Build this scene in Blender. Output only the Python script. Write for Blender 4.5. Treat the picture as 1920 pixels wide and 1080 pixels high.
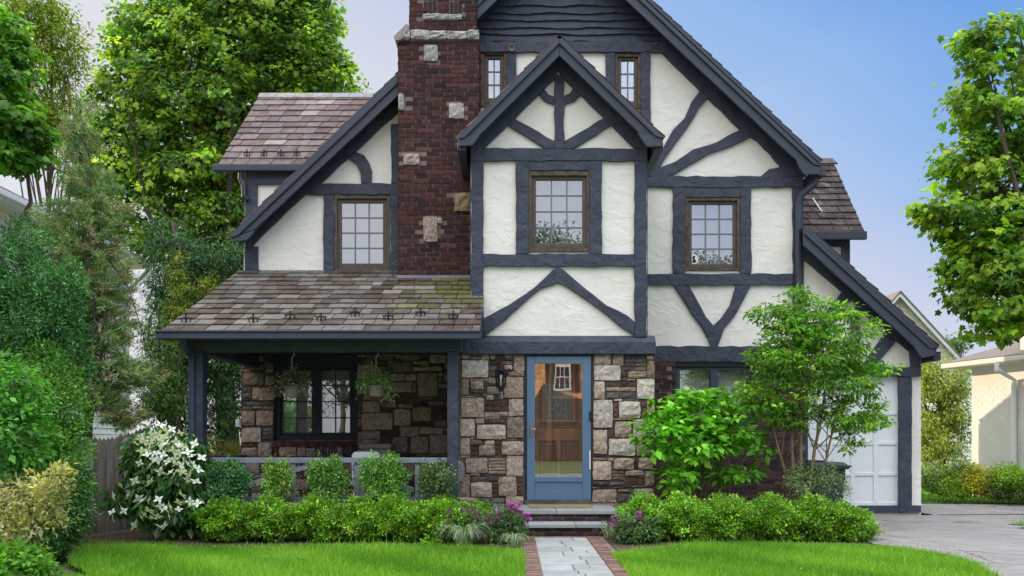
import bpy, math, random
import numpy as np
from mathutils import Vector, Matrix
from mathutils.geometry import tessellate_polygon
R = math.radians
scene = bpy.context.scene
for o in list(bpy.data.objects): bpy.data.objects.remove(o)
col = scene.collection

# ------------------------------------------------------------------ camera, sky, sun
F = 1716.0; CX = 960.0; HY = 820.0; EYE = 1.245          # focal length in photo pixels, horizon row, eye height
cam = bpy.data.cameras.new('camera'); camo = bpy.data.objects.new('camera', cam); col.objects.link(camo)
camo.location = (0, 0, EYE); camo.rotation_euler = (R(90), 0, 0)
cam.sensor_width = 36; cam.lens = 36 * F / 1920; cam.shift_y = 280 / 1920; cam.clip_end = 3000; cam.clip_start = .05
scene.camera = camo
SUN_AZ = Vector((-.80, .60, 0)).normalized(); SUN_EL = R(16)
world = bpy.data.worlds.new('World'); scene.world = world; world.use_nodes = True
nt = world.node_tree; nt.nodes.clear()
def WN(t, **k):
    n = nt.nodes.new(t)
    for a, b in k.items(): setattr(n, a, b)
    return n
out = WN('ShaderNodeOutputWorld'); bg = WN('ShaderNodeBackground'); nt.links.new(bg.outputs[0], out.inputs[0])
sky = WN('ShaderNodeTexSky', sky_type='NISHITA', sun_disc=False)
sky.sun_elevation = SUN_EL; sky.sun_rotation = math.atan2(SUN_AZ.x, SUN_AZ.y); sky.air_density = 1.0; sky.dust_density = .6; sky.ozone_density = 2.0
tc = WN('ShaderNodeTexCoord'); sep = WN('ShaderNodeSeparateXYZ'); nt.links.new(tc.outputs['Generated'], sep.inputs[0])
# thin haze veil over the whole sky, plus added bright overcast, unseen overhead and behind, to light the house front
def ramp(src, pts):
    r = WN('ShaderNodeValToRGB'); cr = r.color_ramp
    cr.elements[0].position, cr.elements[0].color = pts[0][0], (*pts[0][1], 1)
    cr.elements[1].position, cr.elements[1].color = pts[-1][0], (*pts[-1][1], 1)
    for p, c in pts[1:-1]:
        e = cr.elements.new(p); e.color = (*c, 1)
    nt.links.new(src, r.inputs[0]); return r
def math_(op, a, b=None):
    n = WN('ShaderNodeMath', operation=op)
    for i, v in enumerate((a, b)):
        if v is None: continue
        if isinstance(v, (int, float)): n.inputs[i].default_value = v
        else: nt.links.new(v, n.inputs[i])
    return n.outputs[0]
# veil strength: pale near horizon and toward the sun side (left), clear blue high on the right
side = math_('MULTIPLY', sep.outputs[0], -1.3)
hgt = math_('MULTIPLY', sep.outputs[2], -2.3)
veil = math_('ADD', math_('ADD', side, hgt), 1.55)
nz = WN('ShaderNodeTexNoise'); nz.inputs['Scale'].default_value = 2.2; nz.inputs['Detail'].default_value = 5
mp = WN('ShaderNodeMapping'); mp.inputs['Scale'].default_value = (1, 1, 2.6); nt.links.new(tc.outputs['Generated'], mp.inputs[0]); nt.links.new(mp.outputs[0], nz.inputs[0])
veil = math_('ADD', veil, math_('MULTIPLY', math_('SUBTRACT', nz.outputs[0], .5), .35))
vr = ramp(veil, [(.12, (.19, .41, .86)), (.45, (.38, .57, .91)), (.7, (.62, .68, .87)), (1, (.80, .80, .86))])
mix1 = WN('ShaderNodeMix', data_type='RGBA'); mix1.inputs[0].default_value = .9
skm = WN('ShaderNodeMix', data_type='RGBA', blend_type='MULTIPLY'); skm.inputs[0].default_value = 1; skm.inputs[7].default_value = (.10, .10, .10, 1)
nt.links.new(sky.outputs[0], skm.inputs[6]); nt.links.new(skm.outputs[2], mix1.inputs[6]); nt.links.new(vr.outputs[0], mix1.inputs[7])
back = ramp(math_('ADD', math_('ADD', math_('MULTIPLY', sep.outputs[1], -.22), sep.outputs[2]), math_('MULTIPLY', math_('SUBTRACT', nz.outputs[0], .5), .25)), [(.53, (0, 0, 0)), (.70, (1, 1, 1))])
fill_cloud = WN('ShaderNodeMix', data_type='RGBA'); nt.links.new(back.outputs[0], fill_cloud.inputs[0])  # added fill light, blended into the sky above and behind the view
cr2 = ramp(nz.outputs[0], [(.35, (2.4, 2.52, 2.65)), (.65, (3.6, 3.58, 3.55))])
nt.links.new(mix1.outputs[2], fill_cloud.inputs[6]); nt.links.new(cr2.outputs[0], fill_cloud.inputs[7])
nt.links.new(fill_cloud.outputs[2], bg.inputs[0]); bg.inputs[1].default_value = 1.0
sl = bpy.data.lights.new('sun', 'SUN'); sl.energy = 5.0; sl.angle = R(.6); sl.color = (1, .80, .55)
so = bpy.data.objects.new('sun', sl); col.objects.link(so)
sdir = Vector((SUN_AZ.x * math.cos(SUN_EL), SUN_AZ.y * math.cos(SUN_EL), math.sin(SUN_EL)))
so.rotation_euler = sdir.to_track_quat('Z', 'Y').to_euler(); so.location = (-20, 20, 20)
scene.view_settings.view_transform = 'Standard'; scene.view_settings.look = 'None'; scene.view_settings.exposure = 0; scene.view_settings.gamma = 1
scene.render.engine = 'CYCLES'
scene.cycles.max_bounces = 6; scene.cycles.transparent_max_bounces = 12

# ------------------------------------------------------------------ helpers
def W(px, py, d): return ((px - CX) * d / F, EYE + (HY - py) * d / F)        # photo pixel on the plane Y = d -> (X, Z)
def P(px, py, d): x, z = W(px, py, d); return Vector((x, d, z))
def tag(o, label=None, cat=None, group=None, kind=None):
    if label: o['label'] = label
    if cat: o['category'] = cat
    if group: o['group'] = group
    if kind: o['kind'] = kind
    return o
def thing(name, label, cat, loc=(0, 0, 0), group=None):
    o = bpy.data.objects.new(name, None); o.location = loc; o.empty_display_size = .2; col.objects.link(o)
    return tag(o, label, cat, group)
def attach(o, parent):
    if parent is not None:
        o.parent = parent
        if parent.type == 'EMPTY' and parent.parent is None: o.matrix_parent_inverse = Matrix.Translation(-Vector(parent.location))
class MB:
    def __init__(s): s.v = []; s.f = []; s.c = []
    def add(s, vs, fs, c=(1, 1, 1)):
        n = len(s.v); s.v += [tuple(v) for v in vs]; s.f += [tuple(i + n for i in f) for f in fs]; s.c += [c] * len(vs); return s
    def box(s, x0, x1, y0, y1, z0, z1, c=(1, 1, 1)):
        return s.add([(x0, y0, z0), (x1, y0, z0), (x1, y1, z0), (x0, y1, z0), (x0, y0, z1), (x1, y0, z1), (x1, y1, z1), (x0, y1, z1)],
                     [(3, 2, 1, 0), (4, 5, 6, 7), (0, 1, 5, 4), (1, 2, 6, 5), (2, 3, 7, 6), (3, 0, 4, 7)], c)
    def pbox(s, px0, py0, px1, py1, d, th, c=(1, 1, 1)):
        x0, z1 = W(px0, py0, d); x1, z0 = W(px1, py1, d); return s.box(x0, x1, d, d + th, z0, z1, c)
    def prism(s, poly, y0, y1, holes=(), c=(1, 1, 1)):       # poly of (X, Z), extruded from y0 (front) to y1
        loops = [list(poly)] + [list(h) for h in holes]
        tris = tessellate_polygon([[Vector((x, z, 0)) for x, z in l] for l in loops])
        pts = [p for l in loops for p in l]; n = len(pts)
        vs = [(x, y0, z) for x, z in pts] + [(x, y1, z) for x, z in pts]
        fs = []
        for t in tris:
            a, b, c2 = [pts[i] for i in t]
            ar = (b[0]-a[0])*(c2[1]-a[1]) - (b[1]-a[1])*(c2[0]-a[0])
            t = tuple(t) if ar > 0 else tuple(reversed(t))
            fs.append(t); fs.append(tuple(i + n for i in reversed(t)))
        k = 0
        for li, l in enumerate(loops):
            m = len(l); A = sum(l[i][0]*l[(i+1) % m][1] - l[(i+1) % m][0]*l[i][1] for i in range(m))
            flip = (A < 0) != (li > 0)
            for i in range(m):
                a, b = k + i, k + (i + 1) % m
                q = (b, a, a + n, b + n)
                fs.append(q if not flip else q[::-1])
            k += m
        return s.add(vs, fs, c)
    def pprism(s, pts, d, th, holes=(), c=(1, 1, 1)):
        return s.prism([W(x, y, d) for x, y in pts], d, d + th, [[W(x, y, d) for x, y in h] for h in holes], c)
    def ring(s, px0, py0, px1, py1, w, d, th, c=(1, 1, 1)):   # four butted bars
        w = w if isinstance(w, (tuple, list)) else (w, w, w, w)   # left, top, right, bottom
        s.pbox(px0, py0, px0 + w[0], py1, d, th, c); s.pbox(px1 - w[2], py0, px1, py1, d, th, c)
        s.pbox(px0 + w[0], py0, px1 - w[2], py0 + w[1], d, th, c); s.pbox(px0 + w[0], py1 - w[3], px1 - w[2], py1, d, th, c); return s
    def tube(s, pts, rad, n=6, c=(1, 1, 1), cap=True):
        pts = [Vector(p) for p in pts]; m = len(pts)
        rad = rad if isinstance(rad, (list, tuple)) else [rad] * m
        vs = []; prev = None
        for i, p in enumerate(pts):
            t = (pts[min(i + 1, m - 1)] - pts[max(i - 1, 0)])
            t = t.normalized() if t.length > 1e-9 else Vector((0, 0, 1))
            if prev is None: a = t.cross(Vector((0, 0, 1))) if abs(t.z) < .9 else t.cross(Vector((1, 0, 0)))
            else: a = prev - t * prev.dot(t)
            a.normalize(); prev = a; b = t.cross(a)
            for k in range(n):
                an = 2 * math.pi * k / n; vs.append(p + (a * math.cos(an) + b * math.sin(an)) * rad[i])
        fs = [(i*n+k, i*n+(k+1) % n, (i+1)*n+(k+1) % n, (i+1)*n+k) for i in range(m-1) for k in range(n)]
        if cap: fs += [tuple(range(n))[::-1], tuple(range((m-1)*n, m*n))]
        return s.add(vs, fs, c)
    def lathe(s, cx, cy, prof, n=16, c=(1, 1, 1)):            # prof of (r, z)
        m = len(prof); vs = [(cx + r*math.cos(2*math.pi*k/n), cy + r*math.sin(2*math.pi*k/n), z) for r, z in prof for k in range(n)]
        fs = [(i*n+k, i*n+(k+1) % n, (i+1)*n+(k+1) % n, (i+1)*n+k) for i in range(m-1) for k in range(n)]
        fs += [tuple(range(n))[::-1], tuple(range((m-1)*n, m*n))]
        return s.add(vs, fs, c)
    def build(s, name, m, parent=None, bevel=0, smooth=False):
        me = bpy.data.meshes.new(name); me.from_pydata(s.v, [], s.f); me.update()
        at = me.color_attributes.new('Col', 'FLOAT_COLOR', 'POINT')
        arr = np.ones((len(s.v), 4), np.float32); arr[:, :3] = np.array(s.c, np.float32).reshape(-1, 3); at.data.foreach_set('color', arr.ravel())
        me.materials.append(m)
        if smooth: me.polygons.foreach_set('use_smooth', [True] * len(me.polygons))
        o = bpy.data.objects.new(name, me); col.objects.link(o); attach(o, parent)
        if bevel:
            b = o.modifiers.new('bevel', 'BEVEL'); b.width = bevel; b.segments = 2; b.limit_method = 'ANGLE'; b.angle_limit = R(40)
        return o
def shade(c, k): return tuple(v * k for v in c)
def wavy(pts, amp, step=14, seed=0, closed=True):            # hand-hewn edge: subdivide and push sideways a little
    rg = random.Random(seed); n = len(pts); out = []
    for i in range(n if closed else n - 1):
        a = pts[i]; b = pts[(i + 1) % n]; L = math.hypot(b[0]-a[0], b[1]-a[1]); k = max(1, int(L / step))
        nx, ny = -(b[1]-a[1]) / max(L, 1e-6), (b[0]-a[0]) / max(L, 1e-6)
        for j in range(k):
            t = j / k; o = 0 if j == 0 else rg.uniform(-amp, amp)
            out.append((a[0] + (b[0]-a[0])*t + nx*o, a[1] + (b[1]-a[1])*t + ny*o))
    return out
# ---- materials
def mat(name, c=(.5, .5, .5), rough=.7, bump=(), vary=0, vscale=3, attr=False, spec=.4, metal=0, dirt=None, dirt_amt=.5, dirt_scale=1.2, coords='Object', transl=0, sheen=0, stretch=None):
    m = bpy.data.materials.new(name); m.use_nodes = True; t = m.node_tree; N = t.nodes; Lk = t.links
    b = N['Principled BSDF']; b.inputs['Roughness'].default_value = rough; b.inputs['Specular IOR Level'].default_value = spec; b.inputs['Metallic'].default_value = metal
    b.inputs['Base Color'].default_value = (*c, 1); tcn = N.new('ShaderNodeTexCoord'); src = tcn.outputs[coords]
    if stretch:
        mpn = N.new('ShaderNodeMapping'); mpn.inputs['Scale'].default_value = stretch; Lk.new(src, mpn.inputs[0]); src = mpn.outputs[0]
    cur = None
    if attr:
        a = N.new('ShaderNodeVertexColor'); a.layer_name = 'Col'; x = N.new('ShaderNodeMix'); x.data_type = 'RGBA'; x.blend_type = 'MULTIPLY'; x.inputs[0].default_value = 1
        x.inputs[6].default_value = (*c, 1); Lk.new(a.outputs[0], x.inputs[7]); cur = x.outputs[2]
    def base(sock_from):
        return sock_from
    if vary:
        n = N.new('ShaderNodeTexNoise'); n.inputs['Scale'].default_value = vscale; n.inputs['Detail'].default_value = 7; Lk.new(src, n.inputs[0])
        h = N.new('ShaderNodeMapRange'); h.inputs[1].default_value = .3; h.inputs[2].default_value = .7; h.inputs[3].default_value = 1 - vary; h.inputs[4].default_value = 1 + vary; Lk.new(n.outputs[0], h.inputs[0])
        x = N.new('ShaderNodeMix'); x.data_type = 'RGBA'; x.blend_type = 'MULTIPLY'; x.inputs[0].default_value = 1
        if cur: Lk.new(cur, x.inputs[6])
        else: x.inputs[6].default_value = (*c, 1)
        Lk.new(h.outputs[0], x.inputs[7]); cur = x.outputs[2]
    if dirt:
        n = N.new('ShaderNodeTexNoise'); n.inputs['Scale'].default_value = dirt_scale; n.inputs['Detail'].default_value = 9; n.inputs['Roughness'].default_value = .65; Lk.new(src, n.inputs[0])
        h = N.new('ShaderNodeMapRange'); h.inputs[1].default_value = .52; h.inputs[2].default_value = .72; h.inputs[4].default_value = dirt_amt; Lk.new(n.outputs[0], h.inputs[0])
        x = N.new('ShaderNodeMix'); x.data_type = 'RGBA'; Lk.new(h.outputs[0], x.inputs[0])
        if cur: Lk.new(cur, x.inputs[6])
        else: x.inputs[6].default_value = (*c, 1)
        x.inputs[7].default_value = (*dirt, 1); cur = x.outputs[2]
    if cur: Lk.new(cur, b.inputs['Base Color'])
    last = None
    for sc, st, dist in bump:
        n = N.new('ShaderNodeTexNoise'); n.inputs['Scale'].default_value = sc; n.inputs['Detail'].default_value = 4; n.inputs['Distortion'].default_value = .6; Lk.new(src, n.inputs[0])
        bn = N.new('ShaderNodeBump'); bn.inputs['Strength'].default_value = st; bn.inputs['Distance'].default_value = dist; Lk.new(n.outputs[0], bn.inputs['Height'])
        if last: Lk.new(last, bn.inputs['Normal'])
        last = bn.outputs[0]
    if last: Lk.new(last, b.inputs['Normal'])
    if transl:
        tr = N.new('ShaderNodeBsdfTranslucent'); ms = N.new('ShaderNodeMixShader'); ms.inputs[0].default_value = transl
        g = N.new('ShaderNodeMix'); g.data_type = 'RGBA'; g.blend_type = 'MULTIPLY'; g.inputs[0].default_value = 1; g.inputs[7].default_value = (1.5, 1.65, .6, 1)
        if cur: Lk.new(cur, g.inputs[6])
        else: g.inputs[6].default_value = (*c, 1)
        Lk.new(g.outputs[2], tr.inputs[0])
        Lk.new(b.outputs[0], ms.inputs[1]); Lk.new(tr.outputs[0], ms.inputs[2]); Lk.new(ms.outputs[0], N['Material Output'].inputs[0])
    return m
def glass_mat(name, refl=.3, tint=(1, 1, 1)):
    m = bpy.data.materials.new(name); m.use_nodes = True; t = m.node_tree; t.nodes.clear()
    o = t.nodes.new('ShaderNodeOutputMaterial'); a = t.nodes.new('ShaderNodeBsdfTransparent'); a.inputs[0].default_value = (*tint, 1)
    g = t.nodes.new('ShaderNodeBsdfGlossy'); g.inputs['Roughness'].default_value = .0; g.inputs[0].default_value = (.95, .97, 1, 1)
    tcn = t.nodes.new('ShaderNodeTexCoord'); n = t.nodes.new('ShaderNodeTexNoise'); n.inputs['Scale'].default_value = 2.2; bn = t.nodes.new('ShaderNodeBump'); bn.inputs['Strength'].default_value = .05; bn.inputs['Distance'].default_value = .006
    t.links.new(tcn.outputs['Object'], n.inputs[0]); t.links.new(n.outputs[0], bn.inputs['Height']); t.links.new(bn.outputs[0], g.inputs['Normal'])
    x = t.nodes.new('ShaderNodeMixShader'); x.inputs[0].default_value = refl
    t.links.new(a.outputs[0], x.inputs[1]); t.links.new(g.outputs[0], x.inputs[2]); t.links.new(x.outputs[0], o.inputs[0]); return m
def stucco_mat(name, c):
    m = mat(name, c, .85, vary=.05, vscale=1.5, dirt=(.48, .45, .37), dirt_amt=.24, dirt_scale=1.6)
    t = m.node_tree; N = t.nodes; b = N['Principled BSDF']; tcn = N.new('ShaderNodeTexCoord')
    mpn = N.new('ShaderNodeMapping'); mpn.inputs['Rotation'].default_value = (0, R(25), 0); mpn.inputs['Scale'].default_value = (1, 1, 1.5); t.links.new(tcn.outputs['Object'], mpn.inputs[0])
    v = N.new('ShaderNodeTexNoise'); v.inputs['Scale'].default_value = 3.4; v.inputs['Detail'].default_value = 2; v.inputs['Distortion'].default_value = 1.1; t.links.new(mpn.outputs[0], v.inputs[0])
    r = N.new('ShaderNodeMapRange'); r.interpolation_type = 'SMOOTHSTEP'; r.inputs[1].default_value = .44; r.inputs[2].default_value = .66; t.links.new(v.outputs[0], r.inputs[0])
    b1 = N.new('ShaderNodeBump'); b1.inputs['Strength'].default_value = .15; b1.inputs['Distance'].default_value = .04; t.links.new(r.outputs[0], b1.inputs['Height'])
    n2 = N.new('ShaderNodeTexNoise'); n2.inputs['Scale'].default_value = 9; n2.inputs['Detail'].default_value = 8; n2.inputs['Distortion'].default_value = 1; t.links.new(mpn.outputs[0], n2.inputs[0])
    b2 = N.new('ShaderNodeBump'); b2.inputs['Strength'].default_value = .25; b2.inputs['Distance'].default_value = .015; t.links.new(n2.outputs[0], b2.inputs['Height']); t.links.new(b1.outputs[0], b2.inputs['Normal'])
    t.links.new(b2.outputs[0], b.inputs['Normal']); return m
M = {}
M['stucco'] = stucco_mat('stucco', (.82, .79, .74))
M['timber'] = mat('timber_paint', (.050, .058, .086), .6, bump=((6, .85, .04), (30, .6, .010)), vary=.22, vscale=5, dirt=(.035, .04, .055), dirt_amt=.4, dirt_scale=5, spec=.3)
M['trim'] = mat('trim_paint', (.046, .054, .081), .55, bump=((40, .2, .003),), vary=.12, vscale=3)
M['trim_dark'] = mat('window_trim_dark', (.018, .024, .038), .45, bump=((30, .2, .003),), vary=.1)
M['rail'] = mat('rail_paint', (.22, .24, .31), .55, bump=((18, .4, .006),), vary=.15, vscale=6)
M['slate'] = mat('slate', (.78, .76, .71), .75, bump=((14, .5, .01), (60, .35, .004)), vary=.22, vscale=9, attr=True, spec=.25, dirt=(.26, .25, .24), dirt_amt=.45, dirt_scale=5)
M['brick'] = mat('old_brick', (1, 1, 1), .8, bump=((30, .6, .008), (120, .4, .003)), vary=.3, vscale=14, attr=True, spec=.3)
M['mortar'] = mat('mortar', (.20, .145, .14), .95, bump=((60, .5, .004),), vary=.25, vscale=10)
M['mortar_stone'] = mat('stone_mortar', (.10, .09, .08), .95, bump=((30, .8, .01),), vary=.35, vscale=8)
M['stone'] = mat('rough_stone', (1, 1, 1), .85, bump=((9, .9, .03), (28, .9, .012), (90, .5, .004)), vary=.34, vscale=22, attr=True, spec=.3, dirt=(.10, .08, .06), dirt_amt=.5, dirt_scale=9)
M['flag'] = mat('bluestone', (.30, .315, .32), .7, bump=((10, .3, .01), (60, .3, .002)), vary=.12, vscale=5, attr=True, dirt=(.22, .22, .20), dirt_amt=.5, dirt_scale=4)
M['winframe'] = mat('window_frame_bronze', (.085, .068, .055), .5, bump=((30, .3, .004),), vary=.25, vscale=12)
M['winwood'] = mat('weathered_wood_frame', (.105, .078, .058), .8, bump=((40, .5, .006),), vary=.45, vscale=18, dirt=(.03, .025, .02), dirt_amt=.8, dirt_scale=14)
M['grille'] = mat('grille', (.16, .18, .21), .4)
M['blind'] = mat('window_blind', (.27, .29, .31), .8, bump=((2.5, .6, .05),), vary=.06)
M['blind_dim'] = mat('dim_blind', (.60, .60, .57), .8, bump=((2.5, .6, .05),), vary=.2)
M['glass'] = glass_mat('glass', .42); M['glass_door'] = glass_mat('storm_glass', .24); M['glass_low'] = glass_mat('porch_glass', .22)
M['doorblue'] = mat('door_blue', (.105, .185, .30), .35, bump=((50, .08, .002),), vary=.04)
M['doorwood'] = mat('door_wood', (.32, .135, .06), .4, bump=((12, .3, .006),), vary=.4, vscale=9, stretch=(6, 6, .8), dirt=(.07, .03, .018), dirt_amt=.7, dirt_scale=3)
M['metal_black'] = mat('black_metal', (.015, .016, .018), .45, metal=.3)
M['brass'] = mat('aged_brass', (.45, .36, .20), .3, metal=.9)
M['white'] = mat('white_paint', (.74, .77, .80), .6, bump=((20, .15, .004),), vary=.04, vscale=2)
M['siding'] = mat('white_siding', (.80, .80, .77), .7, vary=.06, vscale=2)
M['roofgrey'] = mat('grey_shingles', (.17, .15, .14), .9, bump=((50, .6, .01),), vary=.25, vscale=25, attr=True)
M['bark'] = mat('bark', (.085, .068, .052), .9, bump=((18, .9, .03), (60, .6, .01)), vary=.35, vscale=12, stretch=(1, 1, .35))
M['bark_smooth'] = mat('smooth_bark', (.20, .15, .10), .75, bump=((14, .5, .01),), vary=.3, vscale=8)
def leafmat(n, tr=.42, rough=.5, spec=.35): return mat(n, (1, 1, 1), rough, attr=True, spec=spec, transl=tr)
M['leaf'] = leafmat('leaf'); M['leaf_gloss'] = leafmat('glossy_leaf', .2, .35, .5); M['needle'] = leafmat('needle', .15, .6); M['petal'] = mat('petal', (.90, .91, .86), .6, transl=.25)
M['grassblade'] = leafmat('grass_blade', .35, .55, .3)
M['lawn_soil'] = mat('lawn_soil', (.06, .13, .015), .95, bump=((30, .5, .02),), vary=.3, vscale=6)
M['mulch'] = mat('mulch', (.085, .055, .038), .95, bump=((25, 1, .04), (90, .8, .01)), vary=.5, vscale=30, dirt=(.30, .24, .17), dirt_amt=.6, dirt_scale=60)
M['asphalt'] = mat('driveway_asphalt', (.27, .255, .25), .9, bump=((120, .5, .003),), vary=.16, vscale=2.5, dirt=(.17, .16, .155), dirt_amt=.6, dirt_scale=1.1)
def cracks(m):
    t = m.node_tree; N = t.nodes; b = N['Principled BSDF']; src = b.inputs['Base Color'].links[0].from_socket
    tcn = N.new('ShaderNodeTexCoord'); nz = N.new('ShaderNodeTexNoise'); nz.inputs['Scale'].default_value = 1.5; nz.inputs['Detail'].default_value = 6; t.links.new(tcn.outputs['Object'], nz.inputs[0])
    mx = N.new('ShaderNodeMix'); mx.data_type = 'RGBA'; mx.inputs[0].default_value = .35; t.links.new(tcn.outputs['Object'], mx.inputs[6]); t.links.new(nz.outputs['Color'], mx.inputs[7])
    v = N.new('ShaderNodeTexVoronoi'); v.feature = 'DISTANCE_TO_EDGE'; v.inputs['Scale'].default_value = .62; t.links.new(mx.outputs[2], v.inputs[0])
    r = N.new('ShaderNodeMapRange'); r.inputs[1].default_value = .002; r.inputs[2].default_value = .010; r.inputs[3].default_value = .45; r.inputs[4].default_value = 1; t.links.new(v.outputs['Distance'], r.inputs[0])
    sp = N.new('ShaderNodeTexNoise'); sp.inputs['Scale'].default_value = 60; sp.inputs['Detail'].default_value = 3; t.links.new(tcn.outputs['Object'], sp.inputs[0])
    r2 = N.new('ShaderNodeMapRange'); r2.inputs[1].default_value = .3; r2.inputs[2].default_value = .7; r2.inputs[3].default_value = .72; r2.inputs[4].default_value = 1.28; t.links.new(sp.outputs[0], r2.inputs[0])
    mu = N.new('ShaderNodeMath'); mu.operation = 'MULTIPLY'; t.links.new(r.outputs[0], mu.inputs[0]); t.links.new(r2.outputs[0], mu.inputs[1])
    x = N.new('ShaderNodeMix'); x.data_type = 'RGBA'; x.blend_type = 'MULTIPLY'; x.inputs[0].default_value = 1; t.links.new(src, x.inputs[6]); t.links.new(mu.outputs[0], x.inputs[7]); t.links.new(x.outputs[2], b.inputs['Base Color'])
cracks(M['asphalt'])
M['ground'] = mat('far_ground', (.07, .12, .03), .95, vary=.3, vscale=.6)

# ---- foliage
OVAL = (np.array([(0, 0, 0), (.5, 0, -.06), (1, 0, -.16), (.42, .5, .06), (.42, -.5, .06)]), [(0, 1, 2, 3), (0, 4, 2, 1)])
DIAM = (np.array([(0, 0, 0), (.45, .5, 0), (1, 0, -.06), (.45, -.5, 0)]), [(0, 3, 2, 1)])
MAPLE = (np.array([(.32, 0, .02), (0, 0, 0), (-.08, .42, -.06), (.24, .32, 0), (.50, .56, -.08), (.60, .27, 0), (1, 0, -.12), (.60, -.27, 0), (.50, -.56, -.08), (.24, -.32, 0), (-.08, -.42, -.06)]),
         [(0, 1, 2, 3), (0, 3, 4, 5), (0, 5, 6, 7), (0, 7, 8, 9), (0, 9, 10, 1)])
BLADE = (np.array([(0, .5, 0), (0, -.5, 0), (.55, -.35, .06), (.55, .35, .06), (1, 0, .22)]), [(0, 1, 2, 3), (3, 2, 4)])
BRACT = (np.array([(0, 0, 0)] + [p for k in range(4) for p in [(.55*math.cos(k*math.pi/2-.58), .55*math.sin(k*math.pi/2-.58), .06), (math.cos(k*math.pi/2), math.sin(k*math.pi/2), .12), (.55*math.cos(k*math.pi/2+.58), .55*math.sin(k*math.pi/2+.58), .06)]]),
         [(0, 1+3*k, 2+3*k, 3+3*k) for k in range(4)])
def nrm(a): return a / np.maximum(np.linalg.norm(a, axis=1, keepdims=True), 1e-9)
def leaf_object(name, tpl, C, A, Nn, L, Wd, cols, m, parent=None):
    C = np.asarray(C, float); n = len(C); A = nrm(A); Nn = nrm(Nn - A * np.sum(Nn * A, axis=1, keepdims=True)); S = np.cross(Nn, A)
    T, faces = tpl; k = len(T)
    V = C[:, None, :] + T[None, :, 0, None] * (A * L[:, None])[:, None, :] + T[None, :, 1, None] * (S * Wd[:, None])[:, None, :] + T[None, :, 2, None] * (Nn * L[:, None])[:, None, :]
    V = V.reshape(-1, 3)
    loops = []; lens = []
    for f in faces: loops += f; lens.append(len(f))
    lp = (np.array(loops)[None, :] + (np.arange(n) * k)[:, None]).ravel()
    ln = np.tile(lens, n); st = np.concatenate([[0], np.cumsum(ln)[:-1]])
    me = bpy.data.meshes.new(name); me.vertices.add(len(V)); me.vertices.foreach_set('co', V.astype(np.float32).ravel())
    me.loops.add(len(lp)); me.loops.foreach_set('vertex_index', lp.astype(np.int32)); me.polygons.add(len(ln)); me.polygons.foreach_set('loop_start', st.astype(np.int32))
    me.update(calc_edges=True)
    at = me.color_attributes.new('Col', 'FLOAT_COLOR', 'POINT'); cc = np.ones((n, k, 4), np.float32); cc[:, :, :3] = np.asarray(cols)[:, None, :]; at.data.foreach_set('color', cc.ravel())
    me.materials.append(m); o = bpy.data.objects.new(name, me); col.objects.link(o); attach(o, parent); return o
def pblob(px, py, rx, ry, d, depth=None):                     # ellipsoid given in photo pixels at distance d
    x, z = W(px, py, d); a = rx * d / F; b = ry * d / F; return (x, d, z, a, depth if depth else max(a, b) * .8, b)
def clumps(blobs, n, rg, shell=.5, zmin=.03, lump=.18):
    bl = np.array(blobs); w = (bl[:, 3] * bl[:, 5] + bl[:, 3] * bl[:, 4]) ; w = w / w.sum()
    ix = rg.choice(len(bl), n, p=w); u = nrm(rg.normal(size=(n, 3)))
    r = rg.uniform(shell ** 2, 1, n) ** .5 * (1 + lump * np.sin(u[:, 0]*5 + ix) * np.sin(u[:, 2]*6 + ix*2) )
    C = bl[ix, :3] + u * r[:, None] * bl[ix, 3:]
    k = C[:, 2] > zmin; return C[k], u[k], ix[k]
def foliage(name, blobs, nc, nl, cr, L, Wd, pal, seed, parent=None, m=None, tpl=OVAL, shell=.5, flat=.6, droop=.3, up=.9, cv=.18, lv=.14, spread=.9, zmin=.03, lump=.18, ret=False, rand=.5):
    rg = np.random.default_rng(seed); C, u, ix = clumps(blobs, nc, rg, shell, zmin, lump); n = len(C)
    off = rg.normal(size=(n, nl, 3)) * np.array([1, 1, flat]) * cr * .6
    Pp = (C[:, None] + off).reshape(-1, 3); U = np.repeat(u, nl, 0); offn = nrm(off.reshape(-1, 3))
    A = U * .5 + offn * spread + rg.normal(size=Pp.shape) * rand + np.array([0, 0, -droop])
    Nn = np.array([0, 0, up]) + U * .45 + rg.normal(size=Pp.shape) * .35
    pal = np.array(pal); t = np.repeat(rg.random(n), nl) * .6 + rg.random(n * nl) * .4
    seg = t * (len(pal) - 1); i0 = np.minimum(seg.astype(int), len(pal) - 2); fr = (seg - i0)[:, None]
    cc = pal[i0] * (1 - fr) + pal[i0 + 1] * fr
    cc = cc * np.exp(np.repeat(rg.normal(0, cv, n), nl) + rg.normal(0, lv, n * nl))[:, None]
    s = np.exp(rg.normal(0, .2, len(Pp))); k = Pp[:, 2] > zmin
    o = leaf_object(name, tpl, Pp[k], A[k], Nn[k], L * s[k], Wd * s[k], cc[k], m or M['leaf'], parent)
    return (o, C) if ret else o
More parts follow.
